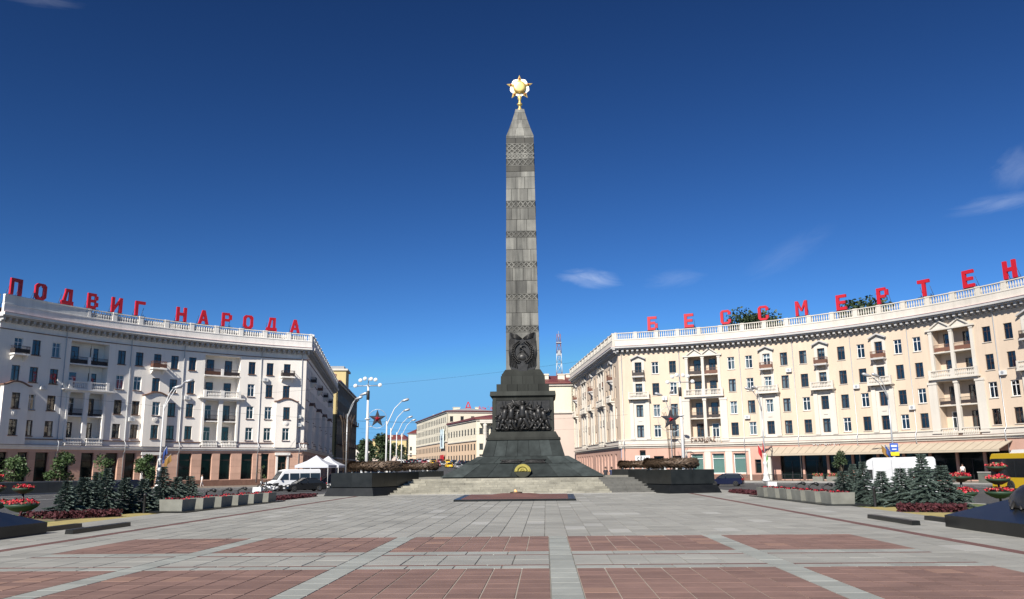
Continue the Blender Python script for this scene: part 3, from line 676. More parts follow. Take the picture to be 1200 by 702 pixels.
for i, (x, h, ln, stp) in enumerate([(-2.02, 1.45, .16, .3), (-1.74, 1.95, .2, .26), (-1.38, 1.62, .26, .34), (-1.08, 2.05, .1, .2), (-.66, 1.8, .22, .34), (.52, 1.85, -.2, -.3), (.84, 2.05, -.12, -.2), (1.24, 1.6, -.26, -.34), (1.5, 2.0, -.16, -.24), (1.94, 1.7, -.22, -.3)]):
    rfig(x, h * .96, ln, stp, A_[i % 5], gun=(1 if i < 5 else -1), d=.06 + .1 * (i % 2))
rfig(-.08, 2.25, .04, .26, ((-.3, .26), (.34, -.12)), 1, d=.24)
for x, h, s_ in ((-1.9, .95, .34), (-1.25, .85, .3), (-.35, .8, .3), (.35, .8, -.3), (1.05, .85, -.34), (1.72, .95, -.3)): rfig(x, h, .4 * (1 if s_ > 0 else -1), s_, A_[2], d=.26)
fl = MB()
for i in range(6):
    z = 7.08 - i * .1; fl.tube([py(-1.9 + i * .12, z - .42, .12), py(-1.1, z - .1 - .02 * i, .2), py(-.3, z + .12, .16), py(.3, z + .05 - .03 * i, .22)], [.03, .07, .07, .03], 6)
fl.tube([py(-.1, 5.9, .3), py(.45, 7.3, .26)], .03, 6)
for x in (.75, 1.1, 1.45, -1.75, -1.5): fl.tube([py(x, 6.0, .2), py(x + .06, 7.2, .16)], .022, 5)
fl.build('relief_banner', 'bronze_dark', rel)
gr = MB()
for i in range(12): gr.ball(py(-2.1 + i * .38, 4.95, .1), (.28, .14, .12 + .05 * (i % 3)), 7, 5)
gr.build('relief_ground', 'bronze_dark', rel)
# bronze palm branch on the front slope
pb = MB(); zb = lambda x: 2.32 - .05 * abs(x)
def slope_pt(x, z, d): w = 4.65 + (2.12 - z) * (4.65 - 3.66) / (.59); return (MX + x, MY - w - d, z + d * .4)
for sg in (-1, 1):
    pb.tube([slope_pt(0, 2.25, .05), slope_pt(sg * .9, 2.27, .09), slope_pt(sg * 1.75, 2.24, .05)], [.05, .05, .015], 6)
    for i in range(14):
        x = sg * (.1 + i * .115)
        for dz in (-.13, .14): pb.tube([slope_pt(x, 2.26, .07), slope_pt(x + sg * .12, 2.26 + dz * .7, .12), slope_pt(x + sg * .26, 2.26 + dz, .05)], [.02, .05, .008], 5)
pb.build('palm_branch', 'bronze_dark', mon)
# ---- floral wreath leaning on the base
wc = Vector((MX + .02, MY - 6.55, 1.03 + .73)); wr = tag(thing('memorial_wreath', (wc.x, wc.y, 1.03), 'round yellow striped memorial wreath leaning on the dark base of the obelisk', 'wreath'), 'round yellow striped memorial wreath leaning on the dark base of the obelisk', 'wreath')
ta = R_(32)
def wp(x, z, d):
    x *= .86; z = z * .86 - .1
    return (wc.x + x, wc.y + (z + .7) * math.sin(ta) - d * math.cos(ta), wc.z - .73 + (z + .75) * math.cos(ta) + d * math.sin(ta))
bb = MB(); bb.prism([(.72 * math.cos(i * math.pi / 16), .72 * math.sin(i * math.pi / 16)) for i in range(32)], -.04, .03, wp); bb.build('backing', 'wreath_black', wr)
for r_, nm, mm, tr in ((.68, 'flower_band', 'wreath_yellow', .055), (.54, 'flower_band', 'wreath_yellow', .10), (.27, 'flower_band', 'wreath_yellow', .10), (.05, 'flower_band', 'wreath_yellow', .1)):
    bb = MB(); cz = 0 if nm == 'rim' else -.12
    a0, a1 = (0, 2 * math.pi) if nm == 'rim' else (R_(-5), R_(185))
    bb.tube([wp(r_ * math.cos(a0 + (a1 - a0) * i / 24), cz + r_ * math.sin(a0 + (a1 - a0) * i / 24), .05) for i in range(25)], tr, 8); bb.build(nm, mm, wr)
# ---- eternal flame
ef = thing('eternal_flame', (AX, 50.5, 0), 'red granite star with a burning flame on a polished slab before the steps', 'memorial')
bb = MB(); bb.prism([(-5.1, 46.6), (1.6, 46.6), (1.75, 55.0), (-5.25, 55.0)], -.01, .11, lambda a, c, h: (a, c, h)); bb.build('base_slab', 'black_granite', ef)
bb = MB(); bb.prism([(-4.7, 46.95), (1.2, 46.95), (1.35, 54.7), (-4.85, 54.7)], .105, .135, lambda a, c, h: (a, c, h)); bb.build('slab_inlay', 'granite_line', ef)
bb = MB(); sp = starpoly(2.5, 1.15); n = 10; c0 = (AX - .05, 50.9)
bb.add([(c0[0] + a, c0[1] + c * 1.1, .135) for a, c in sp] + [(c0[0] + a * .35, c0[1] + c * .38, .30) for a, c in sp] + [(c0[0], c0[1], .32)],
       [(i, (i + 1) % n, n + (i + 1) % n, n + i) for i in range(n)] + [(n + i, n + (i + 1) % n, 2 * n) for i in range(n)]); bb.build('granite_star', 'granite_line', ef)
bb = MB(); bb.lathe([(.35, .28), (.38, .36), (.28, .38), (.24, .34)], (c0[0], c0[1], 0), 14); bu = bb.build('burner', 'bronze_brown', ef)
bb = MB(); bb.lathe([(.07, .36), (.10, .41), (.07, .46), (.03, .51), (.01, .54)], (c0[0], c0[1], 0), 10); bb.v = [(x + .05 * math.sin(z * 9), y, z) for x, y, z in bb.v]; bb.build('flame', 'flame', bu)
# ================================================================== the two curved apartment buildings
WW, WH = 1.12, 1.95
def frame_mesh(m, w=WW, h=WH, flush=False, door=False):
    b = MB(); y0, y1 = (-.07, -.012) if flush else (.15, .21); t = .075; zb = 0.0
    for (a, c, e, f) in ((-w / 2, -w / 2 + t, 0, h), (w / 2 - t, w / 2, 0, h), (-w / 2 + t, w / 2 - t, 0, t), (-w / 2 + t, w / 2 - t, h - t, h), (-.04, .04, t, h * .68), (-w / 2 + t, w / 2 - t, h * .68, h * .68 + .06)):
        b.box(a, c, y0, y1, e, f)
    if not door: b.box(-.035, .035, y0, y1, h * .68 + .06, h - t)
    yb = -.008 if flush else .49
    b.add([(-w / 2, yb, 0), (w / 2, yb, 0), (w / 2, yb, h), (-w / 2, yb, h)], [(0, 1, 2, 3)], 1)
    return b.mesh('window_frame', [m, 'room_dark'])
def quad_mesh(nm, m, x0, x1, z0, z1, y):
    b = MB(); b.add([(x0, y, z0), (x1, y, z0), (x1, y, z1), (x0, y, z1)], [(0, 1, 2, 3)]); return b.mesh(nm, m)
def curtain_mesh(kind, y, w=WW, h=WH):
    b = MB()
    spans = {0: [(-w / 2 + .08, -.15), (.2, w / 2 - .08)], 1: [(-w / 2 + .08, w / 2 - .08)], 2: [(-w / 2 + .08, -.28)], 3: [(.05, w / 2 - .08)]}[kind]
    z0 = {0: .08, 1: h * .62, 2: .08, 3: .1}[kind]
    for a, c in spans:
        n = max(2, int((c - a) / .09)); vs = []
        for i in range(n + 1):
            x = a + (c - a) * i / n; yy = y + (.02 if i % 2 else -.0); vs += [(x, yy, z0), (x, yy, h - .08)]
        b.add(vs, [(2 * i, 2 * i + 2, 2 * i + 3, 2 * i + 1) for i in range(n)])
    return b.mesh('curtain', 'curtain')
FM = {(c, f): frame_mesh('frame_' + c, flush=f) for c in ('brown', 'white') for f in (False, True)}
FMD = {c: frame_mesh('frame_' + c, 1.12, 2.45, True, True) for c in ('brown', 'white')}
PM = {f: quad_mesh('pane', 'pane', -WW / 2 + .07, WW / 2 - .07, .06, WH - .06, -.045 if f else .18) for f in (False, True)}
PMD = quad_mesh('pane', 'pane', -.49, .49, .06, 2.39, -.045)
CM = {(k, f): curtain_mesh(k, -.028 if f else .33) for k in range(4) for f in (False, True)}
_b = MB(); _b.box(-.64, .64, -.13, .14, -.10, -.01); SILL = _b.mesh('sill', 'plinth_brown')
_b = MB(); _b.box(-.64, .64, -.10, .14, -.09, -.01); SILLW = _b.mesh('sill', 'trim_cream')
wrnd = random.Random(11)
def window(B, F, u, v, d=0.0, flush=False, white=None, door=False, sill=True, curt=True, light=False, sillm=None, zo=0.0):
    if white is None: white = wrnd.random() < .28
    c = 'white' if white else 'brown'
    me = FMD[c] if door else FM[(c, flush)]
    o = inst('window', me, B, F.P(u, v + zo, d), F.rz(u))
    inst('pane', PMD if door else PM[flush], o, local=True)
    if curt and wrnd.random() < .72 and not door: inst('curtain', CM[(wrnd.choice([0, 0, 1, 2, 3]), flush)], o, local=True)
    if sill and not flush: inst('sill', sillm or SILL, o, local=True)
    return o
def wallmesh(B, F, u0, u1, v0, v1, holes, m, d=0.0, rev=.5, name='wall', step=1.5, cheeks=None, revm=None):
    us = {u0, u1} | {x for h in holes for x in h[:2]}; vs = {v0, v1} | {x for h in holes for x in h[2:4]}
    us = sorted(us); fine = []
    for a, c in zip(us, us[1:]):
        n = max(1, int(math.ceil((c - a) / step))); fine += [a + (c - a) * i / n for i in range(n)]
    fine.append(us[-1]); us = fine; vs = sorted(vs)
    b = MB(F.P); idx = {}
    verts = [(u, v, d) for u in us for v in vs]; nv = len(vs); fs = []
    for i in range(len(us) - 1):
        for j in range(nv - 1):
            cu, cv = (us[i] + us[i + 1]) / 2, (vs[j] + vs[j + 1]) / 2
            if any(h[0] < cu < h[1] and h[2] < cv < h[3] for h in holes): continue
            fs.append((i * nv + j, (i + 1) * nv + j, (i + 1) * nv + j + 1, i * nv + j + 1))
    b.add(verts, fs)
    for h in holes:
        e = d - (h[4] if len(h) > 4 else rev); a0, a1, c0, c1 = h[:4]
        n = max(1, int(math.ceil((a1 - a0) / step)))
        ul = [a0 + (a1 - a0) * i / n for i in range(n + 1)]
        b.add([(a0, c0, d), (a0, c0, e), (a0, c1, e), (a0, c1, d)], [(0, 1, 2, 3)]); b.add([(a1, c0, d), (a1, c0, e), (a1, c1, e), (a1, c1, d)], [(3, 2, 1, 0)])
        for cc in (c0, c1): b.add([(u, cc, q) for u in ul for q in (d, e)], [(2 * i, 2 * i + 1, 2 * i + 3, 2 * i + 2) for i in range(n)])
    if cheeks is not None:
        for uu in (u0, u1): b.add([(uu, v0, d), (uu, v0, cheeks), (uu, v1, cheeks), (uu, v1, d)], [(0, 1, 2, 3)])
        for vv in (v0, v1): b.add([(u0, vv, d), (u1, vv, d), (u1, vv, cheeks), (u0, vv, cheeks)], [(0, 1, 2, 3)])
    return b.build(name, m, B)
def part(B, F, name, m, boxes, du=1.6, parent=None):
    b = MB(F.P)
    for q in boxes: b.ubox(*q[:6], du=du, mi=q[6] if len(q) > 6 else 0)
    return b.build(name, m, parent or B)
def balusters(B, F, u0, u1, v0, v1, d0, d1, m, name='balustrade', sp=.30, parent=None, foot=.1, rail=.12):
    b = MB(F.P); dm = (d0 + d1) / 2
    b.ubox(u0, u1, v0, v0 + foot, d0, d1); b.ubox(u0, u1, v1 - rail, v1, d0 - .03, d1 + .03)
    n = max(2, int((u1 - u0) / sp)); z0, z1 = v0 + foot, v1 - rail
    for i in range(n):
        u = u0 + (u1 - u0) * (i + .5) / n; H = z1 - z0; pr = [(.05, 0), (.05, .1), (.085, .35), (.04, .75), (.055, 1)]
        for (ra, ta), (rb, tb) in zip(pr, pr[1:]):
            b.add([(u - ra, z0 + ta * H, dm - ra), (u + ra, z0 + ta * H, dm - ra), (u + ra, z0 + ta * H, dm + ra), (u - ra, z0 + ta * H, dm + ra), (u - rb, z0 + tb * H, dm - rb), (u + rb, z0 + tb * H, dm - rb), (u + rb, z0 + tb * H, dm + rb), (u - rb, z0 + tb * H, dm + rb)],
                  [(0, 1, 5, 4), (1, 2, 6, 5), (2, 3, 7, 6), (3, 0, 4, 7)])
    return b.build(name, m, parent or B)
def metal_rail(B, F, u0, u1, v0, h, d, m, parent=None, sheet=.62, sp=.14, sides=None):
    b = MB(F.P); b.ubox(u0, u1, v0 + h - .05, v0 + h, d - .03, d + .03); b.ubox(u0, u1, v0 + .06, v0 + .1, d - .02, d + .02)
    n = int((u1 - u0) / sp)
    for i in range(n + 1):
        u = u0 + (u1 - u0) * i / max(1, n); b.ubox(u - .012, u + .012, v0 + .1, v0 + h - .05, d - .012, d + .012)
    if sheet: b.ubox(u0 + .03, u1 - .03, v0 + .12, v0 + .12 + (h - .2) * sheet, d - .045, d - .02)
    if sides is not None:
        for uu in (u0, u1):
            b.ubox(uu - .02, uu + .02, v0 + h - .05, v0 + h, sides, d)
            if sheet: b.ubox(uu - .012, uu + .012, v0 + .12, v0 + .12 + (h - .2) * sheet, sides, d)
            for i in range(5): q = sides + (d - sides) * (i + .5) / 5; b.ubox(uu - .012, uu + .012, v0 + .1, v0 + h - .05, q - .012, q + .012)
    return b.build('railing', m, parent or B)
ROWS = [16.62, 13.13, 9.67, 6.38]
def balcony(B, F, u, v, w, dep, m_slab, m_rail, style, zo):
    o = part(B, F, 'balcony', m_slab, [(u - w / 2, u + w / 2, v - .16 + zo, v + zo, .02, dep), (u - w / 2 - .06, u + w / 2 + .06, v - .22 + zo, v - .16 + zo, .02, dep + .06)])
    for sg in (-1, 1):
        b = MB(F.P); uu = u + sg * (w / 2 - .22)
        b.prism([(.0, v - .22 + zo), (dep * .85, v - .22 + zo), (dep * .7, v - .42 + zo), (.2, v - .8 + zo), (.0, v - .85 + zo)], uu - .1, uu + .1, lambda dd, z, h: (h, z, dd)); b.build('bracket', m_slab, o)
    if style == 'metal': metal_rail(B, F, u - w / 2 + .04, u + w / 2 - .04, v + zo, .95, dep - .06, m_rail, o, sides=.05)
    else:
        balusters(B, F, u - w / 2 + .3, u + w / 2 - .3, v + zo, v + .95 + zo, dep - .28, dep - .08, m_slab, 'balustrade', .22, o)
        for q_ in ((u - w / 2 + .02, u - w / 2 + .3), (u + w / 2 - .3, u + w / 2 - .02)): part(B, F, 'pier', m_slab, [(*q_, v + zo, v + 1.02 + zo, dep - .32, dep - .04)], parent=o)
    return o
def facade(B, F, L, cols, bays, logs, S, u_lo=0.0, e0=0.0, e1=0.0, zo=0.0, solid=(0, 0), ground=None, simple=False):
    """cols/bays: window centres; logs: (u0,u1) recessed loggias; S: style dict"""
    W, Tm = S['wall'], S['trim']; left = S['kind'] == 'L'
    holes = []
    for u in cols:
        for r in ROWS: holes.append((u - WW / 2, u + WW / 2, r + zo, r + WH + zo))
    for u in bays:
        for i, r in enumerate(ROWS):
            if i < 2 or not left: holes.append((u - WW / 2, u + WW / 2, r + zo, r + WH + zo))
            else: holes.append((u - 1.5, u + 1.5, r - .2 + zo, r + WH + .2 + zo, .3))
    for a, c in logs: holes.append((a, c, 5.55 + zo, 19.15 + zo, 1.45))
    wallmesh(B, F, u_lo, L, 5.1 + zo, 20.95 + zo, holes, W)
    for u in cols:
        for r in ROWS: window(B, F, u, r, sillm=SILL if left else SILLW, sill=not simple or left, zo=zo)
    # bands between ground floor and upper floors
    part(B, F, 'string_course', [Tm, 'plinth_brown'], [(u_lo - e0, L + e1, 4.72 + zo, 5.0 + zo, .0, .22), (u_lo - e0, L + e1, 5.0 + zo, 5.22 + zo, .0, .46), (u_lo - e0, L + e1, 5.22 + zo, 5.27 + zo, .0, .50, 1)])
    segs = []; cur = u_lo
    for a, c in sorted(logs): segs.append((cur, a - .05)); cur = c + .05
    segs.append((cur, L))
    for a, c in segs:
        part(B, F, 'band', [Tm, 'plinth_brown'], [(a - (e0 if a == u_lo else 0), c + (e1 if c == L else 0), 5.27 + zo, 5.92 + zo, .0, .12), (a - (e0 if a == u_lo else 0), c + (e1 if c == L else 0), 5.92 + zo, 6.04 + zo, .0, .24, 1 if left else 0)])
    # loggias
    for a, c in logs:
        w = c - a; mid = (a + c) / 2
        wallmesh(B, F, a, c, 5.55 + zo, 19.15 + zo, [], S['log'], d=-1.449, name='loggia_wall')
        for i, r in enumerate(ROWS):
            for t in (.25, .75): window(B, F, a + w * t, r - .45 if i < 4 else r, d=-1.449, flush=True, door=True, zo=zo)
        lg = part(B, F, 'loggia_floor', Tm, [(a, c, 15.98 + zo, 16.14 + zo, -1.44, .06)]); part(B, F, 'loggia_floor', Tm, [(a, c, 9.05 + zo, 9.21 + zo, -1.44, .03)]); part(B, F, 'loggia_floor', Tm, [(a, c, 5.56 + zo, 5.75 + zo, -1.44, .0)])
        part(B, F, 'entablature', Tm, [(a - .5, c + .5, 12.28 + zo, 12.52 + zo, -1.43, .32), (a - .8, c + .8, 12.52 + zo, 12.72 + zo, -1.43, .62)], parent=lg)
        if left: cu = [(mid - .28, mid + .28)]
        else: cu = [(a - .42, a + .02), (mid - .22, mid + .22), (c - .02, c + .42)]
        # lower order
        for (x0, x1) in ([(mid - .30, mid + .30), (a - .02, a + .28), (c - .28, c + .02)] if left else [(a - 1.15, a - .02), (mid - .24, mid + .24), (c + .02, c + 1.15)]):
            part(B, F, 'column', Tm, [(x0, x1, 5.8 + zo, 11.95 + zo, -.25, .2), (x0 - .07, x1 + .07, 5.56 + zo, 5.8 + zo, -.3, .27), (x0 - .07, x1 + .07, 11.95 + zo, 12.28 + zo, -.3, .27)], parent=lg)
        if left:
            part(B, F, 'column', Tm, [(mid - .2, mid + .2, 16.14 + zo, 17.15 + zo, -.2, .06)], parent=lg)
        else:
            for (x0, x1) in cu:
                part(B, F, 'column', Tm, [(x0, x1, 12.72 + zo, 18.7 + zo, -.2, .14), (x0 - .05, x1 + .05, 18.7 + zo, 19.0 + zo, -.25, .19)], parent=lg)
            pb_ = MB(F.P); pb_.ubox(a - .75, c + .75, 19.0 + zo, 19.22 + zo, -.1, .32)
            for pc in (a + w * .25, a + w * .75):
                hw_ = w * .27
                for (q0, q1) in (((pc - hw_, 19.22), (pc, 20.12)), ((pc, 20.12), (pc + hw_, 19.22))):
                    pb_.prism([(q0[0], q0[1] + zo), (q1[0], q1[1] + zo), (q1[0], q1[1] + .2 + zo), (q0[0], q0[1] + .2 + zo)], .02, .34, lambda u_, z, h: (u_, z, h))
                pb_.prism([(pc - hw_, 19.22 + zo), (pc + hw_, 19.22 + zo), (pc, 20.1 + zo)], .02, .1, lambda u_, z, h: (u_, z, h))
            pb_.build('pediment', Tm, lg)
        rm = wrnd.choice(['railing_dark', 'railing_brown'])
        xs_ = [(a + .06, mid - .24), (mid + .24, c - .06)]
        for (x0, x1) in xs_:
            metal_rail(B, F, x0, x1, 16.14 + zo, .95, -.06, wrnd.choice(['railing_dark', 'railing_brown']), lg)
            metal_rail(B, F, x0, x1, 9.21 + zo, .9, -.1, 'railing_dark', lg, sheet=.3 if left else .55)
        ex = .12 if left else .75
        for (x0, x1) in ((a - ex + .4, mid - .3), (mid + .3, c + ex - .4)):
            balusters(B, F, x0, x1, 12.72 + zo, 13.72 + zo, .34, .54, Tm, 'balustrade', .24, lg)
        for q_ in ((a - ex, a - ex + .4), (mid - .3, mid + .3), (c + ex - .4, c + ex)): part(B, F, 'pier', Tm, [(*q_, 12.72 + zo, 13.8 + zo, .3, .58)], parent=lg)
        for (x0, x1) in ((a + .1, mid - .32), (mid + .32, c - .1)):
            balusters(B, F, x0, x1, 5.28 + zo, 6.25 + zo, .24, .42, Tm, 'balustrade', .22, lg)
    # bays
    for u in bays:
        if left:
            hb = [(u - WW / 2, u + WW / 2, r + zo, r + WH + zo, .45) for r in ROWS[2:]]
            bw = wallmesh(B, F, u - 1.72, u + 1.72, 5.28 + zo, 12.45 + zo, hb, W, d=.62, rev=.45, name='oriel', cheeks=0.0)
            for r in ROWS[2:]: window(B, F, u, r, d=.62, zo=zo)
            for r in ROWS[:2]: window(B, F, u, r, zo=zo)
            pb_ = MB(F.P); n = 12
            top = [(u - 1.9 + 3.8 * i / n, 12.45 + (.5 * max(0, math.cos((i / n - .5) * math.pi * 1.25))) ** 1 + zo) for i in range(n + 1)]
            for (x0, z0), (x1, z1) in zip(top, top[1:]): pb_.prism([(x0, z0), (x1, z1), (x1, z1 + .16), (x0, z0 + .16)], .0, .82, lambda a_, z, h: (a_, z, h))
            pb_.prism([(u - 1.72, 12.45 + zo)] + [(u + 1.72, 12.45 + zo)] + [(x, z) for x, z in top[::-1] if abs(x - u) < 1.72], .0, .6, lambda a_, z, h: (a_, z, h), 1); pb_.build('pediment', ['plinth_brown', W], bw)
            md = MB(F.P); md.prism([(u + .38 * math.cos(i * math.pi / 8), 9.1 + zo + .38 * math.sin(i * math.pi / 8)) for i in range(16)], .61, .70, lambda a_, z, h: (a_, z, h))
            md.prism([(u + .2 * math.cos(i * math.pi / 6), 9.1 + zo + .24 * math.sin(i * math.pi / 6)) for i in range(12)], .69, .76, lambda a_, z, h: (a_, z, h)); md.build('medallion', Tm, bw)
            balcony(B, F, u, 16.5, 2.1, .95, Tm, wrnd.choice(['railing_dark', 'railing_brown']), 'metal', zo)
        else:
            for r in ROWS: window(B, F, u, r, sill=False, zo=zo)
            sr = []
            for q in (u - 1.6, u + 1.0): sr.append((q, q + .6, 6.05 + zo, 12.05 + zo, .0, .26))
            for q in (u - 1.67, u + .93): sr.append((q, q + .74, 12.05 + zo, 12.35 + zo, .0, .33)); sr.append((q, q + .74, 6.05 + zo, 6.35 + zo, .0, .33))
            for q0, q1, z0, z1 in ((u - 1.0, u - WW / 2, 6.05, 12.35), (u + WW / 2, u + 1.0, 6.05, 12.35), (u - WW / 2, u + WW / 2, 8.34, 9.66), (u - WW / 2, u + WW / 2, 11.63, 12.35), (u - WW / 2, u + WW / 2, 6.05, 6.37)): sr.append((q0, q1, z0 + zo, z1 + zo, .0, .08))
            sp_ = part(B, F, 'pilaster_surround', Tm, sr)
            part(B, F, 'drop_ornament', Tm, [(u - .3, u + .3, 8.95 + zo, 9.2 + zo, .07, .16)], parent=sp_)
            balcony(B, F, u, 12.72, 3.5, .9, Tm, None, 'stone', zo)
            part(B, F, 'window_surround', Tm, [(u - 1.0, u - WW / 2, 13.2 + zo, 18.62 + zo, .0, .09), (u + WW / 2, u + 1.0, 13.2 + zo, 18.62 + zo, .0, .09), (u - WW / 2, u + WW / 2, 15.1 + zo, 15.3 + zo, .0, .09), (u - 1.0, u + 1.0, 18.62 + zo, 19.1 + zo, .0, .09)])
            pb_ = MB(F.P)
            for q0, q1 in (((u - 1.25, 19.05), (u, 19.6)), ((u, 19.6), (u + 1.25, 19.05))): pb_.prism([(q0[0], q0[1] + zo), (q1[0], q1[1] + zo), (q1[0], q1[1] + .2 + zo), (q0[0], q0[1] + .2 + zo)], .02, .5, lambda a_, z, h: (a_, z, h), 1)
            pb_.prism([(u - 1.1, 19.11 + zo), (u + 1.1, 19.11 + zo), (u, 19.58 + zo)], .02, .08, lambda a_, z, h: (a_, z, h)); pb_.build('pediment', [Tm, 'cornice_grey'], B)
            balcony(B, F, u, 16.3, 1.95, .85, 'cornice_grey', wrnd.choice(['railing_brown', 'railing_brown', 'railing_dark']), 'metal', zo)
    # entablature and parapet
    a, c = u_lo - e0, L + e1
    part(B, F, 'frieze_line', 'plinth_brown' if left else Tm, [(a, c, 19.40 + zo, 19.50 + zo, .0, .1)] if left else [(a, c, 20.12 + zo, 20.2 + zo, .0, .06)])
    b = MB(F.P); n = int((c - a) / .82)
    for i in range(n): u = a + (c - a) * (i + .5) / n; b.ubox(u - .17, u + .17, 20.42 + zo, 20.80 + zo, .0, .8); b.ubox(u - .17, u + .17, 20.25 + zo, 20.42 + zo, .0, .45)
    b.build('modillions', S['corn'], B)
    part(B, F, 'cornice', [S['corn'], Tm, 'sheet_pink'], [(a, c, 20.80 + zo, 20.98 + zo, -.2, 1.0, 0), (a, c, 20.98 + zo, 21.30 + zo, -.2, 1.25, 0 if not left else 1), (a, c, 21.30 + zo, 21.36 + zo, -.2, 1.32, 2)])
    part(B, F, 'parapet_base', Tm, [(a, c, 21.36 + zo, 22.30 + zo, .62, 1.0), (a, c, 22.30 + zo, 22.42 + zo, .58, 1.05)])
    sp = S['bay']; u = a
    if solid[1] > solid[0]:
        part(B, F, 'parapet_wall', Tm, [(solid[0] - e0, solid[1], 22.42 + zo, 23.42 + zo, .66, .97), (solid[0] - e0, solid[1], 23.42 + zo, 23.58 + zo, .6, 1.03)]); u = solid[1]
    n = max(1, round((c - u) / sp)); sp = (c - u) / n
    for i in range(n + 1):
        uu = u + sp * i; x0 = uu - .32 if i else uu; x1 = uu + .32 if i < n else uu
        if i == n: x0 = uu - .4
        if i == 0: x1 = uu + .4
        part(B, F, 'parapet_pier', Tm, [(x0, x1, 22.42 + zo, 23.42 + zo, .62, 1.0), (x0, x1, 23.42 + zo, 23.6 + zo, .57, 1.05)])
        if i < n: balusters(B, F, uu + (.32 if i else .4), uu + sp - (.32 if i < n - 1 else .4), 22.42 + zo, 23.56 + zo, .72, .92, Tm, 'balustrade', .33)
    part(B, F, 'roof', 'sheet_grey', [(u_lo, L, 21.9 + zo, 22.0 + zo, -14 - zo * 30, .62)])
    part(B, F, 'rear_wall', W, [(u_lo, L, -.5 + zo, 21.9 + zo, -14 - zo * 20, -13.7 - zo * 20)])
    # ground floor
    g_ = ground or []
    gm = S['ground']; hs = [(q[0], q[1], q[2] + zo, q[3] + zo, q[5] if len(q) > 5 else .6) for q in g_]
    wallmesh(B, F, u_lo, L, ZS - .1 + zo, 5.0 + zo, hs, gm, d=.06, name='ground_floor_wall')
    segs = []; cur = u_lo
    for q in sorted(q for q in g_ if q[2] < .4): segs.append((cur, q[0])); cur = q[1]
    segs.append((cur, L))
    for x0, x1 in segs:
        if x1 - x0 > .1: part(B, F, 'plinth', 'plinth_brown', [(x0, x1, ZS - .1 + zo, .42 + zo, .06, .16)])
    for q in g_: opening(B, F, *q[:5], zo=zo)
def opening(B, F, u0, u1, v0, v1, kind, zo=0.0):
    """glazing set into a ground-floor opening"""
    w = u1 - u0; v0 += zo; v1 += zo
    fm = {'shop': 'frame_brown', 'door': 'door_wood', 'blind': 'frame_white', 'dark': 'frame_brown', 'rest': 'metal_black'}[kind]
    t = .09; n = 1 if w < 1.5 else 2
    bx = [(u0, u0 + t, v0, v1, -.32, -.22), (u1 - t, u1, v0, v1, -.32, -.22), (u0 + t, u1 - t, v1 - t, v1, -.32, -.22), (u0 + t, u1 - t, v0, v0 + t, -.32, -.22), (u0 + t, u1 - t, v0 + (v1 - v0) * .74, v0 + (v1 - v0) * .74 + .07, -.31, -.23)]
    if kind in ('door', 'rest'): bx.append(((u0 + u1) / 2 - .05, (u0 + u1) / 2 + .05, v0 + t, v0 + (v1 - v0) * .74, -.31, -.23))
    o = part(B, F, 'door' if kind == 'door' else 'shop_window', fm, bx)
    b = MB(F.P); b.add([(u0 + t, v0 + t, -.27), (u1 - t, v0 + t, -.27), (u1 - t, v1 - t, -.27), (u0 + t, v1 - t, -.27)], [(0, 1, 2, 3)]); b.build('pane', 'shop_pane', o)
    b = MB(F.P); dd = -.36 if kind == 'blind' else -.535
    b.add([(u0, v0, dd), (u1, v0, dd), (u1, v1, dd), (u0, v1, dd)], [(0, 1, 2, 3)]); b.build('blind' if kind == 'blind' else 'interior', 'blind' if kind == 'blind' else 'shop_dark', o)
    if kind == 'shop' and w > 1.2:       # display drapes behind the glass
        b = MB(F.P); b.ubox(u0 + .12, u0 + .12 + w * .32, v0 + .5, v1 - .3, -.46, -.44); b.build('drape', 'shop_dark', o)
    if kind == 'door':
        b = MB(F.P); b.ubox(u0 - .32, u0 - .02, v0 - .02, v1 + .1, .07, .22); b.ubox(u1 + .02, u1 + .32, v0 - .02, v1 + .1, .07, .22); b.ubox(u0 - .5, u1 + .5, v1 + .1, v1 + .5, .07, .4); b.build('door_surround', 'trim_white', o)
SL = dict(kind='L', wall='stucco_white', trim='trim_white', log='stucco_white', corn='cornice_grey', ground='stone_salmon', bay=4.05)
SR = dict(kind='R', wall='stucco_cream', trim='trim_cream', log='stucco_cream', corn='cornice_grey', ground='stone_pink', bay=3.6)
BL = thing('apartment_building', (CX - 60, CY + 36, ZS), 'curved white five-storey apartment block with salmon ground floor and two rooftop words', 'building')
FL = Arc((CX, CY), 70.0, R_(161))
gl = [(2.6, 4.6), (5.9, 7.3), (8.25, 10.0), (11.3, 12.9), (14.4, 16.15), (17.8, 19.5), (20.55, 22.0), (28.4, 30.25), (31.75, 33.35), (34.55, 36.25), (37.9, 39.65), (41.0, 42.2)]
facade(BL, FL, 47.66, [6.95, 9.67, 18.93, 21.5, 26.8, 29.5, 38.85, 41.75], [4.55, 24.2, 44.53], [(11.67, 17.07), (31.44, 37.0)], SL, u_lo=1.9, e0=.5, e1=.5, solid=(1.9, 13.0),
       ground=[(a, c, .5, 4.35, 'shop') for a, c in gl] + [(23.2, 25.2, -.4, 4.0, 'door'), (43.6, 45.0, -.4, 4.0, 'door')])
cnr = FL.P(47.66, 0, 0); WLd = Line((cnr[0] + .02, cnr[1]), (-13.5, 70.5))
wc_ = [2.6 + 3.05 * i for i in range(23)]; wb_ = [wc_[i] for i in (2, 7, 12, 17)]
wcs = [w for i, w in enumerate(wc_) if i not in (2, 7, 12, 17)]
facade(BL, WLd, 72, wcs, wb_, [], SL, e0=.2, e1=.2, zo=-.004, ground=[(x - .8, x + .8, .5, 4.2, 'dark') for x in wc_], simple=True)
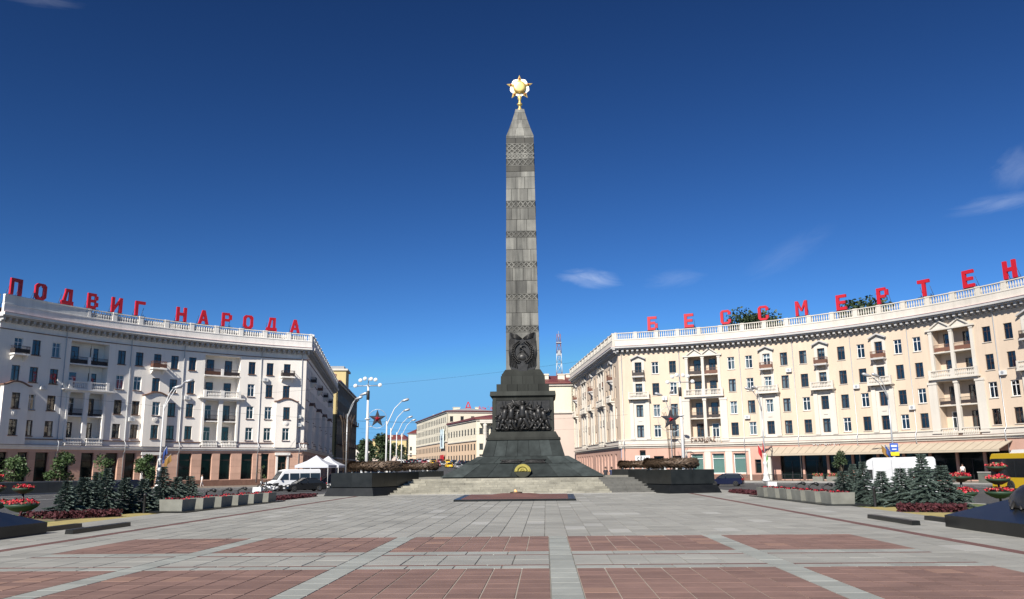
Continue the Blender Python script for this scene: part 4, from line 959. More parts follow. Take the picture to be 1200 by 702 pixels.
e0p = FL.P(1.9, 0, -13.8); e1p = FL.P(1.9, 0, 0); EL = Line((e0p[0], e0p[1]), (e1p[0] - e0p[0], e1p[1] - e0p[1]))
facade(BL, EL, 13.8, [3, 6.4, 9.8], [], [], SL, e1=.0, zo=-.008, solid=(0, 13.7), ground=[(2.2, 3.8, .5, 4.2, 'dark'), (9, 10.6, .5, 4.2, 'dark')], simple=True)
BR = thing('apartment_building', (CX + 45, CY + 46, ZS), 'curved cream five-storey apartment block with pink ground floor and one long rooftop word', 'building')
FR = Arc((CX, CY), 65.0, R_(77.5))
gr_ = [(11.15, 13.05, .6, 3.65, 'blind'), (14.45, 16.35, .6, 3.65, 'blind'), (17.8, 19.65, .6, 3.65, 'blind'), (21.05, 22.0, .6, 2.65, 'dark'), (2.95, 3.9, 3.3, 4.35, 'dark'), (5.2, 6.8, .6, 3.4, 'dark'), (8.0, 9.6, .6, 3.4, 'dark')]
gr_ += [(24.9 + 3.6 * i, 24.9 + 3.6 * i + 3.3, -.3, 3.25, 'rest') for i in range(9)] + [(59.5, 61.3, .5, 4.0, 'dark'), (63, 64.8, .5, 4, 'dark'), (66.6, 68.2, .5, 4, 'dark')]
part(BL, FL, 'attic_wall', 'trim_white', [(13.2, 47.3, 22.0, 23.3, -.3, .1)])
_es = [1.9] + [v for q in sorted(gl + [(22.7, 25.7), (43.1, 45.5)]) for v in q] + [47.66]
for a_, c_ in zip(_es[::2], _es[1::2]):
    if c_ - a_ < .3: continue
    for kk in range(4):
        z0_, z1_ = .44 + kk * .98, .44 + (kk + 1) * .98
        part(BL, FL, 'stone_block', 'stone_salmon', [(a_ + .02, c_ - .02, z0_ + .012, z1_ - .012, .061, .105)])
def pipe(B, F, u):
    b = MB(F.P); b.tube([(u, 20.6, .5), (u, 20.2, .12), (u, 19.4, .1), (u, 6.1, .1), (u, 5.6, .55), (u, 4.6, .5), (u, 4.3, .18), (u, .0, .18)], .06, 7); b.build('drainpipe', 'metal_grey', B)
def aircon(B, F, u, v):
    o = part(B, F, 'air_conditioner', 'paint_white', [(u - .42, u + .42, v, v + .55, .06, .38)]); b = MB(F.P); b.prism([(u + .2 * math.cos(i * .628), v + .28 + .2 * math.sin(i * .628)) for i in range(10)], .381, .39, lambda a, c, h: (a, c, h)); b.build('fan_grille', 'metal_grey', o)
for u_ in (10.9, 20.2, 28.15, 40.3, 46.9): pipe(BL, FL, u_)
for u_, v_ in ((8.3, 12.3), (20.2 + .75, 8.75), (28.15 + .8, 12.2), (40.3 + .7, 15.6), (46.7, 8.6), (46.6, 9.9)): aircon(BL, FL, u_, v_)
facade(BR, FR, 70, [6.0, 8.87, 18.3, 21.1, 26.55, 29.5, 35.25, 38.15, 43.5, 46.2, 55.75, 58.6, 64.2, 67.0], [3.25, 23.9, 32.3, 40.8, 61.4], [(11.35, 16.15), (48.4, 53.6)], SR, e0=.4, e1=.0, ground=gr_)
rc = FR.P(0, 0, 0); WRd = Line((6.8, 187.8), (rc[0] - 6.8, rc[1] - 187.8)); LW = math.hypot(rc[0] - 6.8, rc[1] - 187.8)
facade(BR, WRd, LW, [6.2, 9.2, 18.6, 21.4, 26.9, 29.7, 39.2, 41.9, 47.4], [3.2, 24.1, 44.6], [(11.4, 16.4), (31.7, 36.7)], SR, e0=.2, e1=.35, zo=-.004, ground=[(x - .7, x + .7, .7, 3.9, 'dark') for x in (3.2, 6.2, 9.2, 12.5, 15.5, 18.6, 21.5, 26.9, 29.7, 33, 36, 39, 42, 46)], simple=True)
for u_ in (.5, 10.0, 19.7, 28.0, 36.7, 45.0, 56.9): pipe(BR, FR, u_)
for u_, v_ in ((7.4, 12.25), (19.7 + .7, 8.8), (27.3, 15.5), (37.2, 12.3), (44.8, 8.9), (57.4, 12.3)): aircon(BR, FR, u_, v_)
# white frame round the pale shop windows, restaurant awning
part(BR, FR, 'shopfront_frame', 'trim_cream', [(10.3, 20.5, 3.95, 4.3, .07, .2), (10.3, 10.6, ZS, 3.95, .07, .2), (20.2, 20.5, ZS, 3.95, .07, .2), (13.25, 14.25, .5, 3.95, .07, .15), (16.55, 17.6, .5, 3.95, .07, .15)])
aw = thing('awning', FR.P(40, 4.4, 1.0), 'long striped beige awning sloping out over the restaurant front', 'awning')
b = MB(FR.P)
n = 28
for i in range(n):
    u0, u1 = 23.7 + 33.7 * i / n, 23.7 + 33.7 * (i + 1) / n
    b.add([(u0, 4.42, .1), (u1, 4.42, .1), (u1, 3.42, 2.7), (u0, 3.42, 2.7), (u0, 4.38, .1), (u1, 4.38, .1), (u1, 3.38, 2.7), (u0, 3.38, 2.7)], [(0, 1, 2, 3), (4, 5, 6, 7), (0, 3, 7, 4), (1, 2, 6, 5), (3, 2, 6, 7)])
b.build('canvas', 'awning', aw)
part(aw, FR, 'valance', 'awning', [(23.7, 57.4, 3.12, 3.40, 2.66, 2.69)])
for i in range(n + 1):
    u = 23.7 + 33.7 * i / n; b = MB(FR.P); b.add([(u - .04, 4.44, .1), (u + .04, 4.44, .1), (u + .04, 3.44, 2.7), (u - .04, 3.44, 2.7), (u - .04, 4.37, .1), (u + .04, 4.37, .1), (u + .04, 3.37, 2.7), (u - .04, 3.37, 2.7)], [(0, 1, 2, 3), (4, 5, 6, 7), (0, 3, 7, 4), (1, 2, 6, 5), (3, 2, 6, 7)]); b.build('rib', 'awning_seam', aw)
# ---- rooftop letters
GL = {  # boxes (x0,x1,z0,z1) and polygons on a 1 x 1.35 cell
 'П': [(0, .27, 0, 1.35), (.73, 1, 0, 1.35), (.27, .73, 1.08, 1.35)], 'Г': [(0, .28, 0, 1.35), (.28, .95, 1.08, 1.35)],
 'Н': [(0, .28, 0, 1.35), (.72, 1, 0, 1.35), (.28, .72, .54, .82)], 'Е': [(0, .28, 0, 1.35), (.28, .92, 0, .26), (.28, .82, .55, .8), (.28, .92, 1.09, 1.35)],
 'Т': [(.36, .64, 0, 1.08), (0, 1, 1.08, 1.35)],
 'О': [(0, .27, .2, 1.15), (.73, 1, .2, 1.15), (.2, .8, 0, .2), (.2, .8, 1.15, 1.35), [(0, .2), (.2, 0), (.2, .2)], [(.8, 0), (1, .2), (.8, .2)], [(0, 1.15), (.2, 1.15), (.2, 1.35)], [(.8, 1.15), (1, 1.15), (.8, 1.35)], (.27, .36, .2, .32), (.64, .73, .2, .32), (.27, .36, 1.03, 1.15), (.64, .73, 1.03, 1.15)],
 'С': [(0, .27, .2, 1.15), (.2, .8, 0, .2), (.2, .8, 1.15, 1.35), [(0, .2), (.2, 0), (.2, .2)], [(.8, 0), (1, .2), (.8, .2)], [(0, 1.15), (.2, 1.15), (.2, 1.35)], [(.8, 1.15), (1, 1.15), (.8, 1.35)], (.73, 1, .2, .45), (.73, 1, .9, 1.15)],
 'В': [(0, .28, 0, 1.35), (.28, .78, 0, .24), (.28, .78, .56, .79), (.28, .78, 1.11, 1.35), (.7, .98, .2, .56), (.68, .95, .79, 1.14)],
 'Б': [(0, .28, 0, 1.35), (.28, .78, 0, .24), (.28, .78, .58, .82), (.28, .92, 1.1, 1.35), (.72, 1, .18, .64)],
 'Р': [(0, .28, 0, 1.35), (.28, .78, .5, .74), (.28, .78, 1.11, 1.35), (.72, 1, .68, 1.17)],
 'А': [[(0, 0), (.27, 0), (.62, 1.35), (.36, 1.35)], [(.73, 0), (1, 0), (.64, 1.35), (.5, .95)], (.3, .7, .28, .5)],
 'Д': [(-.05, 1.05, 0, .3), (-.05, .16, -.22, 0), (.84, 1.05, -.22, 0), [(.1, .3), (.36, .3), (.5, 1.1), (.28, 1.1)], (.66, .92, .3, 1.35), (.28, .66, 1.1, 1.35)],
 'И': [(0, .27, 0, 1.35), (.73, 1, 0, 1.35), [(.27, .12), (.27, .5), (.73, 1.23), (.73, .85)]],
 'М': [(0, .24, 0, 1.35), (.86, 1.1, 0, 1.35), [(.24, 1.35), (.24, .95), (.48, .4), (.55, .62)], [(.86, 1.35), (.86, .95), (.62, .4), (.55, .62)], [(.48, .4), (.62, .4), (.55, .62)]]}
def roofsign(name, B, F, text, us, d, z, hgt, label):
    t = thing(name, F.P(us[0], z, d), label, 'sign'); s = hgt / 1.35
    for ch, u in zip(text, us):
        b = MB(F.P); wd = s * (1.1 if ch == 'М' else 1.0); x0 = u - wd / 2
        for k, q in enumerate(GL[ch]):
            e = .004 * (k % 3)
            if isinstance(q, tuple): b.prism([(x0 + q[0] * s, z + q[2] * s), (x0 + q[1] * s, z + q[2] * s), (x0 + q[1] * s, z + q[3] * s), (x0 + q[0] * s, z + q[3] * s)], d - .32, d + e, lambda a, c, h: (a, c, h))
            else: b.prism([(x0 + a * s, z + c * s) for a, c in q], d - .32, d + e, lambda a, c, h: (a, c, h))
        o = b.build('letter', 'letter_red', t)
        b = MB(F.P)
        for sg in (-.42, .42):
            uu = u + sg * wd; b.ubox(uu - .03, uu + .03, 22.0, z + .3, d - .5, d - .44)
            b.tube([(uu, z + hgt * .6, d - .43), (uu, 22.02, d - 2.0)], .03, 5); b.tube([(uu, z + .1, d - .46), (uu, z + .1, d - 1.6)], .025, 5)
        b.ubox(u - wd * .6, u + wd * .6, z - .1, z - .04, d - .5, d - .1); b.build('support_frame', 'metal_black', o)
roofsign('rooftop_sign', BL, FL, 'ПОДВИГ', [2.95, 6.3, 10.05, 13.7, 17.2, 20.7], .78, 23.72, 2.1, 'red rooftop letters spelling PODVIG in Cyrillic above the solid parapet')
roofsign('rooftop_sign', BL, FL, 'НАРОДА', [27.0, 30.45, 34.15, 37.6, 41.4, 45.3], .78, 23.72, 2.1, 'red rooftop letters spelling NARODA in Cyrillic above the white balustrade near the avenue')
roofsign('rooftop_sign', BR, FR, 'БЕССМЕРТЕН', [6.05, 12.15, 18.1, 24.15, 30.15, 36.35, 42.45, 48.45, 54.75, 60.3], .78, 23.74, 2.25, 'widely spaced red rooftop letters on the cream building')
# ================================================================== buildings along the avenue
def far_window_mesh():
    b = MB(); b.box(-.6, .6, -.05, -.01, 0, 1.8, 0); b.box(-.7, .7, -.1, -.005, -.12, -.03, 1); b.box(-.04, .04, -.07, -.05, 0, 1.8, 1); b.box(-.66, .66, -.1, -.02, 1.82, 1.92, 1)
    return b.mesh('window', ['shop_dark', 'frame_brown'])
FWM = far_window_mesh()
def plain_front(B, F, L, zb, zt, m_up, m_lo, rows, sp, corn='sheet_red', zsplit=None, zo=0.0, wins=True, start=1.6, over=.7):
    zs = zsplit if zsplit else zb + 5
    part(B, F, 'wall', m_up, [(0, L, zs + zo, zt + zo, -.4, 0)], du=40); part(B, F, 'wall', m_lo, [(0, L, zb - 3, zs + zo, -.38, .02)], du=40)
    part(B, F, 'ledge', 'trim_cream', [(-.1, L + .1, zs - .15 + zo, zs + .2 + zo, .025, .35)], du=40)
    part(B, F, 'cornice', [corn, 'trim_cream'], [(-over * .4, L + over * .4, zt + zo, zt + .35 + zo, -.6, over), (0, L, zt - .45 + zo, zt + zo, .005, over * .55, 1)], du=40)
    if wins:
        n = int((L - 2 * start) / sp) + 1
        for r in rows:
            for i in range(n):
                u = start + i * sp
                if u < L - .8: inst('window', FWM, B, F.P(u, r, .02 if r < zs else 0), F.rz(u))
def block(name, label, O, t, L, dep, zb, zt, m_up, m_lo, rows, sp, front=True, side=True, roof='sheet_red', zsplit=None, hip=2.2, m_front=None):
    B = thing(name, (O[0], O[1], zb), label, 'building'); F = Line(O, t)
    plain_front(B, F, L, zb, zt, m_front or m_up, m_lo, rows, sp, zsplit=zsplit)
    p1 = F.P(0, 0, -dep); E0 = Line((p1[0], p1[1]), (O[0] - p1[0], O[1] - p1[1]))
    plain_front(B, E0, dep, zb, zt, m_up, m_lo, rows, sp, zsplit=zsplit, zo=-.006)
    q0 = F.P(L, 0, 0); q1 = F.P(L, 0, -dep); E1 = Line((q0[0], q0[1]), (q1[0] - q0[0], q1[1] - q0[1]))
    plain_front(B, E1, dep, zb, zt, m_up, m_lo, rows, sp, zsplit=zsplit, zo=-.012)
    b = MB(F.P); o = .3
    b.add([(-o, zt + .36, o), (L + o, zt + .36, o), (L + o, zt + .36, -dep - o), (-o, zt + .36, -dep - o), (4, zt + .36 + hip, -dep / 2), (L - 4, zt + .36 + hip, -dep / 2)], [(0, 1, 5, 4), (1, 2, 5), (2, 3, 4, 5), (3, 0, 4), (3, 2, 1, 0)])
    rf = b.build('roof', roof, B)
    for i in range(3):
        u = L * (.2 + .3 * i); part(B, F, 'chimney', 'pale_stucco', [(u - .8, u + .8, zt + .5, zt + 2.6, -dep * .45, -dep * .3), (u - .95, u + .95, zt + 2.6, zt + 2.8, -dep * .46, -dep * .29)], parent=rf)
    return B, F
fr_rows = [5.0, 8.6, 13.0, 16.4, 19.8]
BF, FF = block('street_building', 'long pale building with orange lower storeys along the right of the avenue', (-62.0, 402.0), (24.3, -79.0), 82, 18, 3.0, 23.6, 'pale_stucco', 'orange_stucco', fr_rows, 4.2, zsplit=12.0, roof='sheet_grey', hip=1.2)
O2 = FF.P(82.1, 0, .3)
BG, FG = block('street_building', 'pale building with a red eaves line and columned porch facing the square', (O2[0] + .2, O2[1] + 6), (1, .06), 55, 20, 2.4, 23.2, 'pale_stucco', 'orange_stucco', fr_rows, 4.0, zsplit=11.5, hip=1.0)
lw = thing('street_building', (-33, 300, 2), 'lower pale wing with dark red sloping roof and tall porch columns', 'building')
FW = Line((-37, 318), (14, -36)); plain_front(lw, FW, 38, 1.5, 18.0, 'pale_stucco', 'orange_stucco', [4.4, 8.0, 13.2], 3.8, zsplit=11.0)
FW2 = Line(FW.P(38, 0, 0)[:2], (1, .05)); plain_front(lw, FW2, 34, 1.5, 18.0, 'pale_stucco', 'pale_stucco', [4.4, 8.0, 13.2], 3.8, zsplit=5.5, zo=-.006)
b = MB(); p = [FW.P(0, 18.4, .6), FW.P(38, 18.4, .6), FW2.P(34, 18.4, .6), (20, 330, 18.4), (-34, 330, 18.4)]
b.prism([(q[0], q[1]) for q in p], 18.4, 18.6, lambda a, c, h: (a, c, h)); b.add([p[0], p[1], (-14, 300, 21.2), (-28, 324, 21.2)], [(0, 1, 2, 3)]); b.add([p[1], p[2], (12, 300, 21.2), (-14, 300, 21.2)], [(0, 1, 2, 3)]); b.build('roof', 'sheet_red', lw)
for i in range(5):
    q = FW2.P(3 + 3.4 * i, 0, 1.2); b = MB(); b.lathe([(.9, 5.6), (.75, 6.2), (.62, 15.6), (.95, 16.6)], (q[0], q[1], 0), 10); b.build('column', 'trim_cream', lw)
part(lw, FW2, 'porch_lintel', 'trim_cream', [(1.2, 19, 16.6, 17.7, .03, 2.2)], du=40)
# billboard and bank sign on it
bbp = FF.P(78, 0, 1.0); bo = thing('billboard', (bbp[0], bbp[1], 3), 'pale blue hoarding with a dark figure on the orange street front', 'billboard')
part(bo, FF, 'panel', 'sign_pale', [(70, 77.5, 9.5, 17, .5, .8)], du=40); part(bo, FF, 'picture', ['cloth_navy', 'flag_red'], [(73.2, 74.6, 10.2, 14.6, .81, .84), (72.4, 75.4, 13, 13.5, .85, .87), (70.4, 77, 5.2, 7.0, .5, .8, 1), (70.3, 77.2, 2.6, 4.2, .4, .7, 1)], du=40)
def text_mesh(s, size, depth, m):
    cu = bpy.data.curves.new('text', 'FONT'); cu.body = s; cu.size = size; cu.extrude = depth; cu.align_x = 'LEFT'
    o = bpy.data.objects.new('text', cu); COL.objects.link(o); dg = bpy.context.evaluated_depsgraph_get(); me = bpy.data.meshes.new_from_object(o.evaluated_get(dg))
    bpy.data.objects.remove(o); me.materials.clear(); me.materials.append(MATS[m]); return me
def place_text(name, s, size, F, u, v, d, m, parent, depth=.05):
    o = inst(name, text_mesh(s, size, depth, m), parent, F.P(u, v, d)); o.rotation_euler = (math.pi / 2, 0, F.rz(u)); return o
bk = thing('rooftop_sign', FG.P(8, 26, -1), 'red letter А and bank name lettering on the far roof edge', 'sign')
place_text('letter', 'А', 4.6, FG, 6.0, 24.4, -1.0, 'flag_red', bk, .2); part(bk, FG, 'underline', 'flag_red', [(6.1, 9.1, 23.9, 24.3, -1.2, -.8)], du=40)
place_text('lettering', 'Альфа-Банк', 1.9, FG, 11.5, 24.6, -1.0, 'flag_red', bk, .2)
# narrow block closing the gap beside the curved cream building
BE, FE = block('street_building', 'narrow block, yellow above and pinkish below, at the end of the cream building', (-6.0, 190.6), (1, .01), 12.6, 16, ZS, 20.6, 'pale_stucco', 'pinkish_stucco', [], 3, zsplit=14.0, hip=2.0)
BH, FH = block('street_building', 'red roofed building behind the obelisk beside the lattice mast', (-4.0, 226), (1, .02), 22, 16, .5, 24.6, 'pale_stucco', 'pinkish_stucco', [8, 12, 16, 20], 3.2, zsplit=7.0)
# yellow building beyond the white one
YO = (-53.0, 211.0)
BY, FY2 = block('street_building', 'yellow building with corner turret beyond the white apartment block', YO, (-8.8, 61.0), 62, 16, 0, 24.0, 'yellow_stucco', 'plinth_brown', [7, 11, 15, 19.3], 3.6, zsplit=4.6, roof='sheet_grey', m_front='brown_stucco_shaded')
tz = FY2.P(34, 24, -4)
tu = part(BY, FY2, 'turret', ['yellow_stucco', 'trim_cream', 'sheet_grey', 'sheet_red'], [(24, 33, 24.37, 29.6, -8, -.3), (23.6, 33.4, 29.6, 30.1, -8.4, .2, 1), (25, 32, 30.1, 31.0, -7, -1.0, 2), (23.9, 23.99, 25.4, 28.6, -5.5, -3, 3)], du=40)
for i in range(9):
    b = MB(FY2.P); u = 3 + i * 6.3; b.ubox(u, u + 2.6, 8, 8.3, .03, 1.2); b.ubox(u, u + 2.6, 8.3, 9.3, 1.1, 1.2); b.ubox(u, u + 2.6, 15, 15.3, .03, 1.2); b.ubox(u, u + 2.6, 15.3, 16.3, 1.1, 1.2); stuff(b.build('balconies', 'plinth_brown', BY))
for i, (px, Y, w, h, mu, ml, lab) in enumerate([(478, 470, 26, 19, 'pale_stucco', 'orange_stucco', 'pale corner building farther up the avenue with dark eaves'), (462, 560, 40, 17, 'trim_cream', 'pinkish_stucco', 'low red roofed house at the far end of the avenue'), (436, 520, 22, 17, 'yellow_stucco', 'pinkish_stucco', 'small yellow house half hidden by the avenue tree'), (416, 600, 30, 15, 'trim_cream', 'pinkish_stucco', 'pale far house beyond the shaded brown street front')]):
    q = at_y(px, 545, Y); block('street_building', lab, (q.x, q.y), (1, -.12), w, 14, 6.0, 6.0 + h * .8, mu, ml, [8.5, 12, 15.5][:2], 3.6, zsplit=9.5, hip=3)
# lattice mast
lm = thing('lattice_mast', (7.4, 400, 3), 'tall red and white lattice radio mast behind the obelisk', 'mast')
def mw(z): return 2.6 - (z - 3) * 1.75 / 62
for k in range(13):
    z0 = 3 + k * 4.8; z1 = z0 + 4.8; b = MB(); w0, w1 = mw(z0), mw(z1); cs = [(-1, -1), (1, -1), (1, 1), (-1, 1)]
    for i in range(4):
        (ax, ay), (bx_, by_) = cs[i], cs[(i + 1) % 4]
        A = (7.4 + ax * w0, 400 + ay * w0, z0); Bq = (7.4 + bx_ * w0, 400 + by_ * w0, z0); A1 = (7.4 + ax * w1, 400 + ay * w1, z1); B1 = (7.4 + bx_ * w1, 400 + by_ * w1, z1)
        b.tube([A, A1], .13, 5); b.tube([A, B1], .06, 4); b.tube([Bq, A1], .06, 4); b.tube([A1, B1], .06, 4)
    b.build('mast_section', 'tower_red' if k in (0, 4, 5, 8, 11, 12) else 'paint_white', lm)
b = MB(); b.box(6.1, 8.7, 398.7, 401.3, 61, 61.4); b.box(6.6, 8.2, 399.2, 400.8, 55, 57.5); b.tube([(7.4, 400, 61), (7.4, 400, 67)], .1, 5); b.build('antenna_platform', 'metal_grey', lm)
# thin antenna behind the right hand letters
q = FR.P(60.9, 22, -5); an = MB(); an.tube([(q[0], q[1], 22), (q[0], q[1], 30.8)], [.06, .025], 6); an.box(q[0] - .25, q[0] + .25, q[1] - .25, q[1] + .25, 21.98, 22.12); tag(an.build('antenna', 'metal_grey'), 'thin whip antenna rising behind the last roof letter Н', 'antenna')
# ================================================================== street lamps, masts and decorations
def P2(px, Y): q = at_y(px, 560, Y); return q.x, q.y
def lamp(name, label, x, y, z, h, heads, base=True, m='metal_grey', group=None, r=.13):
    t = thing(name, (x, y, z), label, 'street lamp', group)
    b = MB(); b.tube([(x, y, z), (x, y, z + h * .45), (x, y, z + h * .8)], [r, r * .8, r * .6], 10); pole = b.build('pole', m, t)
    if base:
        b = MB(); b.lathe([(.55, 0), (.55, .25), (.42, .35), (.36, .9), (.44, 1.0), (.3, 1.15), (.26, 2.2), (.34, 2.35), (.34, 2.6), (.2, 2.75), (.17, 3.6), (.24, 3.7), (.15, 3.85)], (x, y, z), 14); b.build('base', 'paint_white', t)
    for (dx, dy, hz) in heads:
        b = MB(); e = (x + dx, y + dy, z + hz); b.tube([(x, y, z + h * .74), (x + dx * .12, y + dy * .12, z + h * .8), (x + dx * .5, y + dy * .5, z + h * .8 + (hz - h * .8) * .62), e], [r * .6, r * .5, r * .42, r * .38], 8); arm = b.build('arm', m, t)
        l = math.hypot(dx, dy) or 1; b = MB(); ux, uy = dx / l, dy / l; b.tube([(e[0] - ux * .15, e[1] - uy * .15, e[2] - .05), (e[0] + ux * .3, e[1] + uy * .3, e[2] + .05), (e[0] + ux * .85, e[1] + uy * .85, e[2] + .22), (e[0] + ux * 1.05, e[1] + uy * 1.05, e[2] + .26)], [.08, .2, .22, .1], 8); b.build('lamp_head', 'metal_grey', arm)
    return t
x, y = P2(186, 106); lampL = lamp('street_lamp', 'white street lamp with ornate base and twin heads before the white building', x, y, ZS, 13.4, [(1.0, .3, 12.9), (2.3, .6, 13.7)], m='paint_white')
def flag(parent, x, y, z, dx, dz, m, L=1.5):
    b = MB(); b.tube([(x, y, z), (x + dx, y - .25, z + dz)], .025, 5); pole = b.build('flag_staff', 'metal_grey', parent)
    b = MB(); vs = []; n = 6
    for i in range(n + 1):
        t = i / n; px_, pz = x + dx * (.45 + .55 * t), z + dz * (.45 + .55 * t)
        vs += [(px_, y - .25 * (.45 + .55 * t), pz), (px_ + .12 * math.sin(t * 7), y - .2 + .15 * math.sin(t * 9), pz - L * (.8 + .2 * math.cos(t * 3)))]
    b.add(vs, [(2 * i, 2 * i + 2, 2 * i + 3, 2 * i + 1) for i in range(n)]); b.add([(a, c + .012, d) for a, c, d in vs], [(2 * i, 2 * i + 2, 2 * i + 3, 2 * i + 1) for i in range(n)]); b.build('flag', m, pole)
for dx, m, hz in ((.9, 'flag_blue', 4.6), (1.5, 'flag_ochre', 3.6)): flag(lampL, x, y, ZS + hz - .6, dx, 1.4, m)
x, y = P2(898, 119); lampR = lamp('street_lamp', 'grey street lamp with white foot and red and green flags by the awning end', x, y, ZS, 13.0, [(-1.3, -.4, 12.7), (-.6, -.5, 12.8)])
flag(lampR, x, y, ZS + 3.5, -.9, 1.6, 'flag_red'); flag(lampR, x, y, ZS + 3.9, -.2, 1.9, 'flag_red'); flag(lampR, x, y, ZS + 2.4, .3, 1.5, 'flag_green')
x, y = P2(1050, 106); lampS = lamp('street_lamp', 'grey street lamp carrying a blue and yellow stop sign before the restaurant', x, y, ZS, 13.6, [(-2.0, -.2, 13.1), (-1.1, -.5, 13.0)])
b = MB(); b.box(x - .5, x + .5, y - .34, y - .28, ZS + 3.7, ZS + 4.7); sg_ = b.build('stop_sign', 'sign_blue', lampS)
b = MB(); b.box(x - .36, x + .36, y - .355, y - .342, ZS + 4.25, ZS + 4.5); b.box(x - .28, x + .28, y - .355, y - .342, ZS + 3.9, ZS + 4.05); b.build('bus_symbol', 'paint_white', sg_)
b = MB(); b.box(x - .45, x + .55, y - .34, y - .28, ZS + 3.2, ZS + 3.62); b.build('timetable', 'sign_yellow', lampS)
for dx, m in ((-1.0, 'flag_blue'), (-1.5, 'flag_ochre')): flag(lampS, x, y, ZS + 3.0, dx, 1.6, m, 1.2)
for i, (px, Y, dx) in enumerate([(452, 128, 2.3), (457, 150, 2.3), (464, 178, 2.3), (470, 205, 2.4)]):
    x, y = P2(px, Y); z = hill(Y); lamp('street_lamp', '%s pale single arm lamp counted up the avenue from the square' % ORD[i], x, y, z, 12.0, [(dx, .2, 12.7)], base=False, m='paint_white', group='single arm lamps along the avenue', r=.16)
def star5(mb, c, r, d, mi=0):
    p = starpoly(r, r * .4); n = len(p); vs = [(c[0] + a, c[1], c[2] + q) for a, q in p] + [(c[0], c[1] - d, c[2]), (c[0], c[1] + d, c[2])]
    mb.add(vs, [(i, (i + 1) % n, n) for i in range(n)] + [((i + 1) % n, i, n + 1) for i in range(n)], mi)
def lattice_lamp(label, px, Y, star):
    x, y = P2(px, Y); z = ZS; t = lamp('street_lamp', label, x, y, z, 13.0, [(1.3, -.3, 12.6), (2.0, -.2, 13.2)] if not star else [(-1.2, -.2, 12.8), (.1, -.3, 13.1)], base=False, r=.12)
    b = MB()
    for k in range(8):
        a = 2 * math.pi * k / 8; b.tube([(x + .35 * math.cos(a), y + .35 * math.sin(a), z), (x + .5 * math.cos(a), y + .5 * math.sin(a), z + 5), (x + .78 * math.cos(a), y + .78 * math.sin(a), z + 9.2), (x + 1.15 * math.cos(a), y + 1.15 * math.sin(a), z + 10.2)], .035, 5)
    for k in range(7):
        zz = z + .6 + k * 1.4; rr = .36 + .05 * k; b.tube([(x + rr * math.cos(2 * math.pi * i / 12), y + rr * math.sin(2 * math.pi * i / 12), zz) for i in range(13)], .03, 4)
    b.build('light_cage', 'bronze_brown', t)
    b = MB(); b.lathe([(.6, 0), (.6, .3), (.45, .4)], (x, y, z), 10); b.build('base', 'kerb', t)
    if star:
        b = MB(); star5(b, (x - .1, y - 1.0, z + 9.1), .62, .42); s = b.build('red_star', 'enamel_red', t)
        b = MB(); star5(b, (x - .1, y - .98, z + 9.1), 1.62, .2); b.build('star_rim', 'cloth_dark', s)
        b = MB(); b.tube([(x - .1 + 1.9 * math.cos(a / 18 * math.pi), y - .95, z + 9.1 + 1.9 * math.sin(a / 18 * math.pi)) for a in range(37)], .035, 5); b.build('ring', 'metal_grey', s)
lattice_lamp('street lamp in a golden light cage at the end of the white building', 405, 124, False)
lattice_lamp('street lamp in a golden light cage with a red star before the cream building', 789, 127, True)
def flood_mast(label, px, Y, star):
    x, y = P2(px, Y); z = 0.0 if Y < 90 else ZR; t = thing('floodlight_mast', (x, y, z), label, 'light mast')
    b = MB(); b.tube([(x, y, z), (x, y, z + 6), (x, y, z + 12.4)], [.22, .17, .11], 10); b.build('pole', 'paint_white', t)
    b = MB(); b.lathe([(.16, 10.6), (.2, 10.7), (.2, 11.6), (.14, 11.7)], (x, y, z), 10); b.build('junction_sleeve', 'metal_black', t)
    b = MB(); b.tube([(x - 1.5, y, z + 12.3), (x + 1.5, y, z + 12.3)], .06, 6); b.tube([(x, y - .8, z + 12.35), (x, y + .8, z + 12.35)], .06, 6); b.tube([(x, y, z + 12.2), (x, y, z + 13.3)], .05, 6); cb = b.build('crossbar', 'metal_grey', t)
    for i, (dx, dz) in enumerate([(-1.5, .1), (-.9, .75), (-.35, .95), (.4, .9), (.95, .8), (1.5, .15)]):
        b = MB(); b.lathe([(.08, 0), (.2, .1), (.25, .32), (.24, .36)], (0, 0, 0), 10)
        b.v = [(x + dx + a, y - .1 - q * .9 + c * .3, z + 12.3 + dz - q * .35 + c) for a, c, q in b.v]; b.build('floodlight', 'paint_white', cb)
    b = MB(); b.lathe([(.2, 8.2), (.34, 8.25), (.34, 8.35), (.2, 8.4)], (x, y, z), 10); b.build('collar', 'paint_white', t)
    if star:
        c = (x + 1.25, y - .3, z + 8.3); b = MB(); star5(b, c, .45, .34); s = b.build('red_star', 'enamel_red', t)
        b = MB(); star5(b, (c[0], c[1] + .03, c[2]), 1.1, .12); b.build('star_rim', 'cloth_dark', s)
        b = MB(); b.tube([(c[0] + 1.12 * math.cos(a / 18 * math.pi), c[1] + .05, c[2] + 1.12 * math.sin(a / 18 * math.pi)) for a in range(37)], .03, 5); b.tube([(x, y, c[2] - .9), (c[0] - .6, c[1], c[2] - .95)], .04, 5); b.tube([(x, y, c[2]), (c[0] - 1.1, c[1] + .05, c[2])], .04, 5); b.build('ring', 'metal_grey', s)
flood_mast('pale floodlight mast with a ringed red star hung on its side', 429, 100, True)
flood_mast('pale floodlight mast with clustered lamps before the cream building', 802, 101, False)
